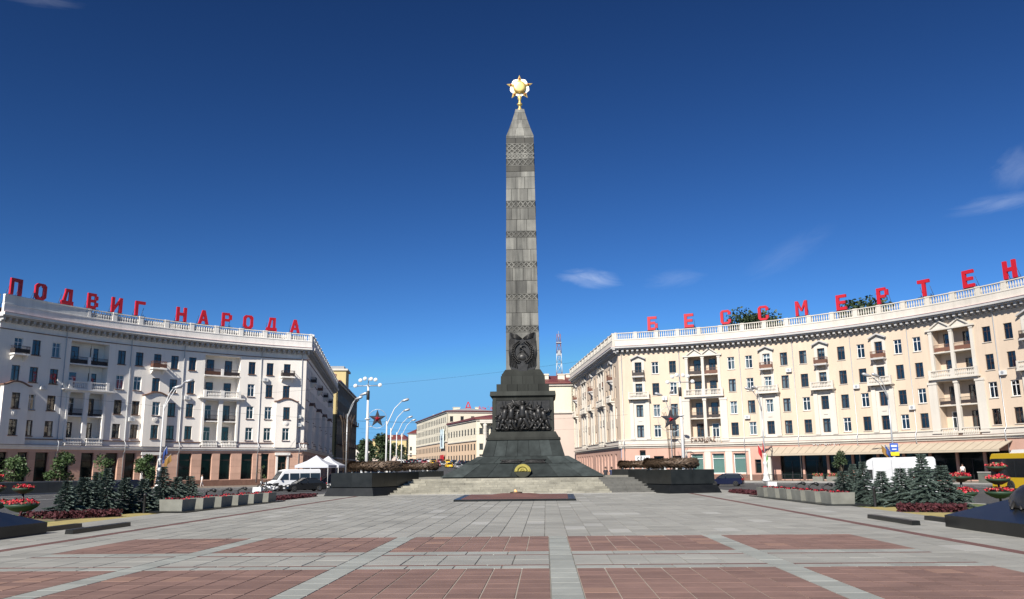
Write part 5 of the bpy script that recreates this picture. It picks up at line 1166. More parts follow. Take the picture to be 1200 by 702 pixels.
for i, (a, c, sag) in enumerate([((-38, 128, 9.5), (13, 132, 9.8), .8), ((-60, 100, 11), (-20, 160, 10.2), .6), ((-45, 150, 9.6), (10, 170, 9.4), .7), ((-50, 120, 12.5), (14, 137, 20), .9), ((-42, 190, 10), (4, 200, 10), .5)]):
    b = MB(); b.tube([(a[0] + (c[0] - a[0]) * t / 12, a[1] + (c[1] - a[1]) * t / 12, a[2] + (c[2] - a[2]) * t / 12 - sag * math.sin(math.pi * t / 12)) for t in range(13)], .012, 4); tag(b.build('overhead_wire', 'metal_black'), 'thin overhead trolley wire slung across the avenue mouth', 'wire', 'overhead wires across the avenue')
# ================================================================== planting
def spruce_mesh(seed, H=2.3, Rm=1.15):
    rnd = random.Random(seed); b = MB(); tr = MB()
    b.tube([(0, 0, 0), (.02, .01, H * .5), (0, 0, H)], [.07, .045, .01], 6, mi=1)
    z = .12
    while z < H - .05:
        f = 1 - z / H; r = Rm * (f ** 1.05) * rnd.uniform(.7, 1.2) + .05; n = int(6 + 6 * f)
        a0 = rnd.uniform(0, 6)
        for k in range(n):
            a = a0 + 2 * math.pi * k / n + rnd.uniform(-.2, .2); L = r * rnd.uniform(.6, 1.2); d = Vector((math.cos(a), math.sin(a), 0)); sd = Vector((-d.y, d.x, 0)); lift = rnd.uniform(-.02, .22)
            m = max(3, int(L / .085))
            for j in range(m):
                t = (j + .6) / m; p = d * (L * t) + Vector((0, 0, z + lift * t * L - .22 * t * t * L))
                w = (.16 * (1 - .55 * t) + .05) * rnd.uniform(.7, 1.3); l = .16 * rnd.uniform(.8, 1.3)
                for s in (-1, 1):
                    tip = p + d * l * .8 + sd * (s * w) + Vector((0, 0, rnd.uniform(-.05, .07))); q = sd * .025 + Vector((0, 0, .02))
                    b.add([p - d * .03, p + d * .05 + q, tip, p + d * .02 - q - Vector((0, 0, .035))], [(0, 1, 2, 3)])
                    b.add([p, p + d * l * .5 + Vector((0, 0, .05)) + sd * s * .03, p + d * l * 1.1 + sd * s * w * .4 + Vector((0, 0, .02)), p + d * l * .5 - Vector((0, 0, .04))], [(0, 1, 2, 3)])
        z += .10 + .07 * f * rnd.uniform(.5, 1.4)
    return b
SPR = []
for sd in range(3):
    m = spruce_mesh(sd + 1, 2.25 + .15 * sd, 1.2)
    cr = MB(); tk = MB()
    cr.v = m.v; tk.v = m.v
    for f, mi, sm_ in zip(m.f, m.m, m.sm): (tk if mi else cr).f.append(f)
    for q in (cr, tk):
        use = sorted({i for f in q.f for i in f}); mp = {o: i for i, o in enumerate(use)}; q.v = [m.v[i] for i in use]; q.f = [tuple(mp[i] for i in f) for f in q.f]; q.m = [0] * len(q.f); q.sm = [False] * len(q.f); q.tint = [0] * len(q.f)
    SPR.append((cr.mesh('crown', 'needle'), tk.mesh('trunk', 'bark')))
def spruce(px, Y, sc, i, label, grp):
    q = at_y(px, 580, Y); o = thing('spruce', (q.x, q.y, -.1), label, 'spruce', grp); o.rotation_euler = (0, 0, i * 1.7); sc *= .80; o.scale = (sc * (1.08 + .12 * math.sin(i * 2.3)), sc * (1.08 + .12 * math.sin(i * 2.3)), sc * (1 + .10 * math.sin(i * 4.1)))
    inst('crown', SPR[i % 3][0], o, local=True); inst('trunk', SPR[i % 3][1], o, local=True)
for i, (px, Y, sc) in enumerate([(78, 34.5, .86), (98, 36.2, .98), (124, 36.6, .92), (146, 38.2, .93), (168, 39.4, .9), (190, 41.5, .95), (207, 43.5, .94), (222, 45.2, .92), (112, 38.8, .85)]):
    spruce(px, Y, sc, i, ['broad blue green spruce next to the two tier flower stand', 'bushy blue green spruce just behind the low dark red bed', 'blue green spruce between the dark red bed and the black post', 'spruce directly behind the short black post', 'spruce with its top before the ornate lamp foot', 'third spruce counted from the grey planters', 'second spruce counted from the grey planters', 'spruce right behind the first grey planter', 'spruce set back behind the front row'][i] + ' below the white building', 'spruces on the white building side')
for i, (px, Y, sc) in enumerate([(990, 42.5, .92), (1014, 40.8, .9), (1035, 39.0, .9), (1058, 37.6, .98), (1084, 36.4, 1.02), (1106, 36.5, 1.06), (1072, 39.5, .95), (1002, 44.5, .85)]):
    spruce(px, Y, sc, i + 1, ['slim spruce right behind the first grey planter', 'second spruce counted from the grey planters', 'spruce directly behind the short black post', 'fourth spruce counted from the grey planters', 'full spruce beside the low dark red bed', 'tallest spruce, next to the two tier flower stand', 'spruce set back between the two biggest spruces', 'small spruce set back behind the planters'][i] + ' facing the restaurant', 'spruces on the restaurant side')
def leaf_cloud(rnd, blobs, n, size):
    b = MB()
    for _ in range(n):
        (cx, cy, cz, rx, ry, rz) = rnd.choice(blobs)
        while True:
            v = Vector((rnd.uniform(-1, 1), rnd.uniform(-1, 1), rnd.uniform(-1, 1)))
            if .25 < v.length < 1: break
        v = v.normalized() * (rnd.uniform(.45, 1.06)); p = Vector((cx + v.x * rx, cy + v.y * ry, cz + v.z * rz))
        a = Vector((rnd.uniform(-1, 1), rnd.uniform(-1, 1), rnd.uniform(-.6, .6))).normalized(); c = a.cross(Vector((rnd.uniform(-1, 1), rnd.uniform(-1, 1), rnd.uniform(-1, 1)))).normalized(); s = size * rnd.uniform(.6, 1.4)
        b.add([p - a * s, p + c * s * .6, p + a * s, p - c * s * .6], [(0, 1, 2, 3)])
    return b
def broadleaf(name, label, x, y, z, h, cw, seed, nblob=9, n=2200, leaf=.13, m='leaf', trunk=.35, group=None):
    rnd = random.Random(seed); t = thing(name, (x, y, z), label, 'tree', group)
    blobs = []
    for i in range(nblob):
        a = rnd.uniform(0, 6.28); f = rnd.uniform(0, 1); rr = cw * .5 * rnd.uniform(.1, .75) * (1 - .4 * f); s = cw * rnd.uniform(.17, .30)
        blobs.append((x + rr * math.cos(a), y + rr * math.sin(a), z + h * (trunk + (.93 - trunk) * f) - s * .2, s, s, s * .85))
    b = MB(); b.tube([(x, y, z), (x + .04, y, z + h * trunk), (x, y, z + h * .8)], [h * .025, h * .018, h * .005], 7)
    for q in blobs[:7]: b.tube([(x, y, z + h * trunk * .9), ((x + q[0]) / 2, (y + q[1]) / 2, (z + h * trunk + q[2]) / 2), q[:3]], [h * .011, h * .007, h * .003], 5)
    b.build('trunk', 'bark', t); leaf_cloud(rnd, blobs, n, leaf).build('crown', m, t); return t
for i, (px, Y, h, cw, lab) in enumerate([(14, 91, 4.7, 3.4, 'leafy young tree at the edge before the white building'), (70, 96, 4.9, 3.5, 'rounded young street tree before the white building shop windows'), (121, 101, 4.4, 2.6, 'thin yellowish young tree by the white building piers'), (168, 105, 4.5, 3.2, 'young tree before the white doorway beside the ornate lamp')]):
    x, y = P2(px, Y); broadleaf('street_tree', lab, x, y, ZS, h, cw, 20 + i, n=1700 if i != 2 else 800, leaf=.14)
x, y = P2(306, 125); broadleaf('sapling', 'thin bare sapling with few leaves before a salmon pier', x, y, ZS, 3.6, 1.6, 31, nblob=5, n=90, leaf=.09)
x, y = P2(987, 118); broadleaf('street_tree', 'dark shrubby tree standing under the restaurant awning edge', x, y, ZS, 4.2, 2.4, 33, n=900, leaf=.13, m='leaf_dark', trunk=.25)
x, y = P2(445, 300); broadleaf('avenue_tree', 'dense dark green tree at the left of the avenue', x, y, hill(300), 11.0, 10.5, 40, nblob=12, n=2600, leaf=.42, m='leaf_dark', trunk=.2)
for px, Y, h, cw, sd, lab in ((425, 340, 9.5, 8, 41, 'dark tree at the foot of the shaded brown street front'), (434, 400, 10, 9, 42, 'farther dark tree behind the floodlight mast'), (458, 440, 9.5, 9, 43, 'round tree far up the avenue between the lamps'), (470, 480, 9, 8, 44, 'farthest tree closing the avenue')):
    x, y = P2(px, Y); broadleaf('avenue_tree', lab, x, y, hill(Y), h, cw, sd, nblob=9, n=1200, leaf=.5, m='leaf_dark', trunk=.15)
for px, Y, h, cw, sd, lab in ((898, 172, 36.2, 12, 51, 'tall tree showing behind the roof letters С and С'), (1034, 152, 33.4, 13, 52, 'tall tree showing behind the roof letter Р'), (930, 180, 35.2, 6, 53, 'smaller treetop showing behind the roof letter М')):
    x, y = P2(px, Y); broadleaf('tall_tree', lab, x, y, ZR, h, cw, sd, nblob=16, n=7000, leaf=.34, m='leaf_dark', trunk=.62)
# ---- flower beds
def flower_bed(label, pts, m, h, n, seed, cat='flower bed', leafy=.09):
    rnd = random.Random(seed); xs_ = [p[0] for p in pts]; ys_ = [p[1] for p in pts]; t = thing('flower_bed', (sum(xs_) / len(xs_), sum(ys_) / len(ys_), -.1), label, cat)
    b = MB(); b.prism(pts, -.2, -.02, lambda a, c, z: (a, c, z)); b.build('soil', 'soil', t); b = MB()
    (ax, ay), (bx_, by_), (cx_, cy_), (dx_, dy_) = pts
    for _ in range(n):
        u, v = rnd.random(), rnd.random(); x = (ax * (1 - u) + bx_ * u) * (1 - v) + (dx_ * (1 - u) + cx_ * u) * v; y = (ay * (1 - u) + by_ * u) * (1 - v) + (dy_ * (1 - u) + cy_ * u) * v
        p = Vector((x, y, rnd.uniform(.0, h))); a = Vector((rnd.uniform(-1, 1), rnd.uniform(-1, 1), rnd.uniform(-.3, .8))).normalized(); c = a.cross(Vector((rnd.uniform(-1, 1), rnd.uniform(-1, 1), .3))).normalized(); s = leafy * rnd.uniform(.6, 1.3)
        b.add([p - a * s, p + c * s * .7, p + a * s, p - c * s * .7], [(0, 1, 2, 3)])
    stuff(b.build('plants', m, t)); return t
flower_bed('dark red foliage bed running from the planters to the left plinth', [(-17.4, 48.2), (-16.1, 48.2), (-15.6, 57.5), (-16.6, 57.5)], 'coleus', .22, 2600, 1, leafy=.08)
flower_bed('dark red foliage bed running from the planters to the right plinth', [(12.9, 49.2), (14.1, 49.2), (13.2, 58.0), (12.3, 58.0)], 'coleus', .22, 2600, 2, leafy=.08)
flower_bed('low dark red bed under the spruces by the white building flower stand', [(-21.6, 34.0), (-19.4, 33.0), (-17.6, 34.8), (-18.4, 35.4)], 'coleus', .26, 1500, 3, leafy=.07)
flower_bed('low dark red bed under the spruces by the restaurant flower stand', [(13.45, 33.4), (15.6, 32.6), (16.2, 33.5), (14.0, 34.6)], 'coleus', .26, 1500, 4, leafy=.07)
# ---- tiered flower stands
def flower_stand(label, px, Y, tiers, seed):
    q = at_y(px, 590, Y); x, y = q.x, q.y; rnd = random.Random(seed); t = thing('flower_stand', (x, y, -.09), label, 'flower stand'); top = tiers[-1][1]
    b = MB(); b.tube([(x, y, -.12), (x, y, top)], .05, 8); b.build('post', 'metal_black', t)
    for r, z in tiers:
        b = MB(); b.lathe([(r * .25, -.38 * r - .06), (r * .6, -.34 * r), (r * .88, -.16 * r), (r, .0), (r * .94, .02), (r * .8, -.06)], (x, y, z), 18); bo_ = b.build('bowl', 'bowl_green', t)
        b = MB()
        for _ in range(int(420 * r)):
            a = rnd.uniform(0, 6.28); rr = r * math.sqrt(rnd.random()) * .98; p = Vector((x + rr * math.cos(a), y + rr * math.sin(a), z + .02 + (.3 * r) * (1 - (rr / r / 1.1) ** 2) * rnd.uniform(.4, 1.1) + rnd.uniform(-.02, .05)))
            s = rnd.uniform(.03, .06); aa = Vector((rnd.uniform(-1, 1), rnd.uniform(-1, 1), rnd.uniform(-.4, .9))).normalized(); c = aa.cross(Vector((rnd.uniform(-1, 1), rnd.uniform(-1, 1), .5))).normalized()
            b.add([p - aa * s, p + c * s, p + aa * s, p - c * s], [(0, 1, 2, 3)], 0 if rnd.random() < .62 else (1 if rnd.random() < .5 else 2))
        stuff(b.build('flowers', ['flower_red', 'flower_pale', 'leaf'], bo_))
flower_stand('two tier stand of red flowers in green bowls before the left roadside wall', 26, 37.0, [(.72, .42), (.47, 1.12)], 1)
flower_stand('flower stand cut off at the edge beside the two tier stand', -9, 38.5, [(.7, .42), (.5, 1.1), (.36, 1.6)], 2)
flower_stand('two tier stand of red flowers in green bowls next to the tallest spruce', 1129, 37.5, [(.62, .55), (.46, 1.22)], 3)
flower_stand('three tier stand of red flowers in green bowls before the yellow bus', 1173, 38.0, [(.6, .55), (.5, 1.1), (.42, 1.62)], 4)
# ---- planters, hooked lights, boxes
def planter_mesh():
    b = MB(); w, l, h = 1.12, 1.2, .5; o = .03
    b.add([(-w / 2 + o, -l / 2 + o, 0), (w / 2 - o, -l / 2 + o, 0), (w / 2 - o, l / 2 - o, 0), (-w / 2 + o, l / 2 - o, 0), (-w / 2, -l / 2, h), (w / 2, -l / 2, h), (w / 2, l / 2, h), (-w / 2, l / 2, h),
           (-w / 2 + .1, -l / 2 + .1, h), (w / 2 - .1, -l / 2 + .1, h), (w / 2 - .1, l / 2 - .1, h), (-w / 2 + .1, l / 2 - .1, h), (-w / 2 + .1, -l / 2 + .1, h - .08), (w / 2 - .1, -l / 2 + .1, h - .08), (w / 2 - .1, l / 2 - .1, h - .08), (-w / 2 + .1, l / 2 - .1, h - .08)],
          [(0, 1, 5, 4), (1, 2, 6, 5), (2, 3, 7, 6), (3, 0, 4, 7), (0, 3, 2, 1), (4, 5, 9, 8), (5, 6, 10, 9), (6, 7, 11, 10), (7, 4, 8, 11), (8, 9, 13, 12), (9, 10, 14, 13), (10, 11, 15, 14), (11, 8, 12, 15)])
    return b.mesh('box', 'planter')
PLM = planter_mesh(); _b = MB(); _b.box(-.46, .46, -.5, .5, .38, .43); SOILM = _b.mesh('soil', 'soil')
rnd = random.Random(9); _b = MB()
for _ in range(150):
    p = Vector((rnd.uniform(-.42, .42), rnd.uniform(-.46, .46), rnd.uniform(.43, .56))); a = Vector((rnd.uniform(-1, 1), rnd.uniform(-1, 1), rnd.uniform(-.2, .8))).normalized(); c = a.cross(Vector((0.3, rnd.uniform(-1, 1), .7))).normalized(); s = rnd.uniform(.03, .06)
    _b.add([p - a * s, p + c * s, p + a * s, p - c * s], [(0, 1, 2, 3)], 0 if rnd.random() < .4 else 1)
PFM = _b.mesh('plants', ['flower_red', 'coleus'])
for side, xx, y0, lab in ((-1, -16.75, 38.1, 'square grey stone planter in the row beside the spruces below the white building'), (1, 13.25, 39.3, 'square grey stone planter in the row beside the spruces facing the restaurant')):
    nm = 'white building' if side < 0 else 'restaurant'
    for k in range(6):
        o = thing('planter', (xx + (.25 if side < 0 else -.2) * k * .5, y0 + 1.95 * k, .06), ['first', 'second', 'third', 'fourth', 'fifth', 'sixth'][k] + ' square grey stone planter counted from the spruces on the %s side' % nm, 'planter', 'planters on the %s side' % nm); o.rotation_euler = (0, 0, R_(side * 4 + rnd.uniform(-2, 2)))
        inst('box', PLM, o, local=True); inst('soil', SOILM, o, local=True); stuff(inst('plants', PFM, o, local=True))
    b = MB(); b.prism([(xx - .85, y0 - 1.0), (xx + .95, y0 - 1.4), (xx + .95 + .4 * -side, y0 + 11.6), (xx - .85 + .4 * -side, y0 + 11.6)], -.01, .06, lambda a, c, h: (a, c, h)); tag(b.build('granite_kerb', 'black_granite'), 'long low dark granite kerb under the planters on the %s side' % nm, 'kerb')
def hook_light(px, Y, label, grp):
    q = at_y(px, 580, Y); x, y = q.x, q.y; t = thing('hooked_light', (x, y, -.09), label, 'light', grp)
    b = MB(); b.tube([(x, y, -.1), (x, y, .48), (x - .02, y, .62), (x + .1, y, .72), (x + .3, y, .76)], .05, 8); b.build('post', 'metal_black', t)
    b = MB(); b.tube([(x + .28, y, .77), (x + .42, y, .74), (x + .52, y, .68)], [.07, .1, .085], 8); b.build('lamp_head', 'metal_black', t)
for k, (px, Y) in enumerate(((242, 46.5), (261, 48.5), (279, 50.5))): hook_light(px, Y, '%s low black hooked light counted from the spruces below the white building' % ORD[k], 'hooked lights on the white building side')
for k, (px, Y) in enumerate(((934, 49.8), (949, 48.2), (965, 46.6), (981, 45))): hook_light(px, Y, '%s low black hooked light counted from the white box facing the restaurant' % ORD[k], 'hooked lights on the restaurant side')
for px, Y, lab in ((169, 37.6, 'short black post before the spruces below the white building'), (1026, 37.6, 'short black post before the spruces facing the restaurant')):
    q = at_y(px, 595, Y); b = MB(); b.lathe([(.075, -.1), (.06, .0), (.06, .72), (.075, .74), (.075, .8), (.04, .84)], (q.x, q.y, 0), 10); tag(b.build('bollard', 'metal_black'), lab, 'bollard')
for px, Y, lab in ((302, 52, 'white electrical box at the end of the planters below the white building'), (905, 53, 'white electrical box at the end of the planters facing the restaurant')):
    q = at_y(px, 575, Y); t = thing('electrical_box', (q.x, q.y, 0), lab, 'box'); b = MB(); b.taper(q.x - .28, q.x + .28, q.y - .2, q.y + .2, .25, .78, .02, .02); b.build('housing', 'paint_white', t)
    b = MB(); b.box(q.x - .2, q.x + .2, q.y - .14, q.y + .14, -.1, .25); b.build('stand', 'paint_white', t); b = MB(); b.box(q.x - .12, q.x + .12, q.y - .212, q.y - .195, .4, .52); b.build('vent', 'metal_grey', t)
# ---- bronze topped granite memorial blocks at both edges
def memorial(sgn, xi, ya, yb, label):
    t = thing('memorial_block', (xi + sgn * 3, (ya + yb) / 2, 0), label, 'memorial'); xo = xi + sgn * 6.5
    X = lambda d: xi + sgn * d
    b = MB(); b.box(min(X(0), xo), max(X(0), xo), ya, yb, -.01, .33); b.build('granite_base', 'black_granite', t)
    b = MB(); d0, d1, e = 0.012, 1.75, 1.7
    b.add([(X(d0), ya + .012, .33), (X(6.49), ya + .012, .33), (X(6.49), yb - .012, .33), (X(d0), yb - .012, .33), (X(d1), ya + e, 1.0), (X(4.75), ya + e, 1.0), (X(4.75), yb - e, 1.0), (X(d1), yb - e, 1.0)],
          [(0, 1, 5, 4), (1, 2, 6, 5), (2, 3, 7, 6), (3, 0, 4, 7), (4, 5, 6, 7)]); b.build('sloped_top', 'black_granite', t)
    rnd = random.Random(5); b = MB(); cx, cyy = X(2.9), yb - 3.2
    n1, n2 = 34, 10; vs = []; fs = []
    for i in range(n1):
        a = 2 * math.pi * i / n1
        for k in range(n2):
            q = math.pi * .5 * k / (n2 - 1); rr = (1 + .05 * math.sin(3 * a + 1) + rnd.uniform(-.018, .018)) * math.cos(q) ** .55; vs.append((cx + 2.3 * rr * math.cos(a), cyy + 2.5 * rr * math.sin(a), .62 + .85 * math.sin(q) * (1 + .05 * math.sin(5 * a)) + rnd.uniform(-.02, .02)))
    for i in range(n1):
        for k in range(n2 - 1): fs.append((i * n2 + k, ((i + 1) % n1) * n2 + k, ((i + 1) % n1) * n2 + k + 1, i * n2 + k + 1))
    b.add(vs, fs, 0, True); b.build('bronze_mound', 'bronze_dark', t)
    b = MB(); zt = lambda d: .33 + .67 * d / 1.75
    for k in range(3):
        p0 = (X(.55 + .1 * k), yb - 2.6 - .25 * k); b.tube([(p0[0], p0[1], zt(.55) + .07), (X(1.0), yb - 2.0 - .2 * k, zt(1.0) + .1), (X(1.5), yb - 1.5 - .15 * k, zt(1.5) + .06)], [.03, .09, .03], 7)
    for i in range(10): d = .6 + .09 * i; b.tube([(X(d), yb - 2.5 + .1 * i, zt(d) + .08), (X(d + .12), yb - 2.25 + .1 * i, zt(d) + .12)], [.05, .012], 5)
    b.build('bronze_branch', 'bronze_dark', t)
memorial(-1, -15.15, 15.0, 25.4, 'low black granite memorial block with bronze relief on the white building side'); memorial(1, 11.55, 15.0, 25.3, 'low black granite memorial block with bronze mound on the restaurant side')
for x0, x1, y0, y1, lab in ((-14.3, -14.05, 24.9, 28.4, 'long low black granite kerb beside the left memorial block'), (-15.75, -15.5, 26.0, 28.0, 'short low black granite kerb behind the left memorial block'), (10.85, 11.1, 25.9, 29.4, 'long low black granite kerb beside the right memorial block'), (12.3, 12.55, 26.2, 28.4, 'short low black granite kerb behind the right memorial block')):
    b = MB(); b.taper(x0, x1, y0, y1, -.01, .13, .01, .01); tag(b.build('granite_kerb', 'black_granite'), lab, 'kerb')
# ---- roadside walls
def road_wall(label, r, t0, t1, z0, z1):
    F = Arc((CX, CY), r, R_(t0)); L = r * R_(t0 - t1); t = thing('roadside_wall', F.P(L / 2, z0, 0), label, 'wall'); n = int(L / 2.6)
    for i in range(n): part(t, F, 'panel', 'wall_green', [(L * i / n + .015, L * (i + 1) / n - .015, z0, z1 - .12, -.4, 0)])
    part(t, F, 'coping', 'kerb', [(0, L, z1 - .118, z1, -.46, .06)])
road_wall('low dark stone roadside wall with panels before the white building trees', 57.6, 176, 150, ZS, .85); road_wall('low dark stone roadside wall beneath the restaurant behind the bus', 55.6, 25, 4, ZS, .82)
# ---- terrace planters before the restaurant
for i in range(6):
    F = Arc((CX, CY), 57.6, R_(48.6 - i * 1.95)); q = F.P(.6, 0, 0); t = thing('terrace_planter', (q[0], q[1], ZS), '%s grey box planter of leafy flowers counted from the white awning post' % ORD[i], 'planter', 'terrace planters before the restaurant')
    part(t, F, 'box', 'planter', [(0, 1.4, ZS, .2, -.5, 0)]); rr = random.Random(i); b = MB(F.P)
    for _ in range(130):
        u, z, d = rr.uniform(0, 1.4), rr.uniform(.18, .62), rr.uniform(-.5, 0); s = .07; b.add([(u - s, z, d), (u, z + s, d + rr.uniform(-.1, .1)), (u + s, z, d), (u, z - s, d)], [(0, 1, 2, 3)], rr.choice([0, 0, 0, 1, 2]))
    stuff(b.build('plants', ['leaf', 'flower_pale', 'flower_red'], t))
tr_ = thing('terrace_railing', FR.P(30, ZS, 8.6), 'dark railing enclosing the restaurant terrace under the awning', 'railing')
b = MB(FR.P); b.ubox(24.2, 56, .42, .48, 6.4, 6.46); b.ubox(24.2, 56, -.2, -.15, 6.4, 6.46); b.build('rail', 'metal_black', tr_)
for i in range(27): part(tr_, FR, 'post', 'metal_black', [(24.2 + i * 1.22, 24.26 + i * 1.22, ZS, .42, 6.4, 6.46)])
# white post of the awning
part(aw, FR, 'post', 'trim_cream', [(23.75, 24.3, ZS, 3.4, 2.0, 2.5)])
# ================================================================== vehicles
def loft(b, layers, mi=0, smooth=False, cap=True):
    n = len(layers[0]); vs = [p for l in layers for p in l]; fs = []
    for i in range(len(layers) - 1):
        for k in range(n): fs.append((i * n + k, i * n + (k + 1) % n, (i + 1) * n + (k + 1) % n, (i + 1) * n + k))
    if cap: fs += [tuple(range(n - 1, -1, -1)), tuple((len(layers) - 1) * n + k for k in range(n))]
    b.add(vs, fs, mi, smooth)
def shell(prof, W, ins, z_mid, tumble=0.0):
    """side profile (x,z) lofted across y with rounded flanks; points above z_mid lean in"""
    cx = sum(p[0] for p in prof) / len(prof); cz = sum(p[1] for p in prof) / len(prof); L = []
    for t, k in ((-1, 1), (-.93, .4), (-.8, 0), (.8, 0), (.93, .4), (1, 1)):
        L.append([(cx + (x - cx) * (1 - ins * k * .5), (W / 2 - (tumble * max(0, z - z_mid))) * t, cz + (z - cz) * (1 - ins * k)) for x, z in prof])
    return L
def wheel_meshes(r, w):
    t = MB(); t.lathe([(r * .62, -w / 2), (r * .93, -w / 2), (r, -w * .35), (r, w * .35), (r * .93, w / 2), (r * .62, w / 2)], (0, 0, 0), 18); t.v = [(x, z, y) for x, y, z in t.v]
    m = MB(); m.lathe([(r * .12, -w * .46), (r * .55, -w * .4), (r * .63, -w * .5), (r * .63, w * .5), (r * .55, w * .4), (r * .12, w * .46)], (0, 0, 0), 14); m.v = [(x, z, y) for x, y, z in m.v]
    for k in range(5):
        a = 2 * math.pi * k / 5; m.box(-.02, .02, -w * .5, w * .5, r * .15, r * .6); n8 = m.v[-8:]; m.v[-8:] = [(x * math.cos(a) - z * math.sin(a), y, x * math.sin(a) + z * math.cos(a)) for x, y, z in n8]
    return t.mesh('tyre', 'tyre'), m.mesh('rim', 'rim')
WHC = wheel_meshes(.31, .2); WHV = wheel_meshes(.35, .22); WHB = wheel_meshes(.48, .28)
def add_wheels(t, xs_, W, r, wm):
    for x in xs_:
        for s in (-1, 1):
            o = bpy.data.objects.new('wheel', wm[0]); COL.objects.link(o); o.parent = t; o.location = (x, s * (W / 2 - .055), r); o.name = 'wheel'; inst('rim', wm[1], o, local=True)
def mkparts(t, items):
    for nm, b, m in items:
        o = bpy.data.objects.new(nm, b.mesh(nm, m)); COL.objects.link(o); o.parent = t
def car(name, label, x, y, z, head, paint, hatch=True, L=4.1, W=1.72, H=1.47, group=None, cat='car'):
    t = thing(name, (x, y, z), label, cat, group, rz=math.atan2(head[1], head[0]) + 1e-6)
    h = L / 2; bl = .92                                   # beltline
    b = MB(); loft(b, shell([(-h, .38), (-h + .04, .72), (-h + .10, bl), (-h * .55, bl + .04), (h * .42, bl), (h * .86, .74), (h * .98, .58), (h, .34), (h * .93, .22), (-h * .95, .22)], W, .16, .5)); body = b
    roof0, roof1 = (-h * .80, h * .12) if hatch else (-h * .52, h * .10)
    gp = [(-h * (.97 if hatch else .78), bl - .01), (roof0, H - .06), (roof0 + .35, H), (roof1 - .2, H), (roof1, H - .05), (h * .52, bl - .01)]
    g_ = MB(); loft(g_, shell(gp, W * .93, .02, bl, .28))
    rf = MB(); rp = [(roof0 - .02, H - .085), (roof0 + .3, H + .012), (roof1 - .2, H + .012), (roof1 + .06, H - .085)]; loft(rf, [[(a, s * (W * .465 - .28 * (c - bl)) * 1.01, c) for a, c in rp] for s in (-1, 1)])
    pl = MB()
    for s in (-1, 1):
        for (a0, a1) in ((gp[0], gp[1]), (gp[-1], gp[-2]), ((-.05, bl), (-.08, H - .03))):
            pl.tube([(a0[0], s * (W * .468 - .28 * (a0[1] - bl)), a0[1]), (a1[0], s * (W * .468 - .28 * (a1[1] - bl)), a1[1])], .045, 5)
    items = [('body', body, paint), ('windows', g_, 'auto_glass'), ('roof_panel', rf, paint), ('pillars', pl, paint)]
    for s in (-1, 1):
        k = MB(); k.ball((h * .90, s * W * .34, .62), (.14, .22, .09), 8, 6); items.append(('headlight', k, 'lamp_clear'))
        k = MB(); k.ball((-h * .97, s * W * .38, .80), (.07, .12, .16), 8, 6); items.append(('tail_light', k, 'lamp_red'))
        k = MB(); k.ball((h * .34, s * (W / 2 + .08), bl + .06), (.07, .11, .08), 6, 5); items.append(('mirror', k, paint))
    k = MB(); k.box(h * .96, h * 1.005, -.28, .28, .36, .48); items.append(('number_plate', k, 'paint_white')); k = MB(); k.box(-h * 1.005, -h * .96, -.28, .28, .42, .54); items.append(('number_plate', k, 'paint_white'))
    k = MB(); k.box(h * .93, h * .995, -.4, .4, .52, .66); items.append(('grille', k, 'metal_black'))
    mkparts(t, items); add_wheels(t, (-h * .60, h * .62), W, .31, WHC); return t
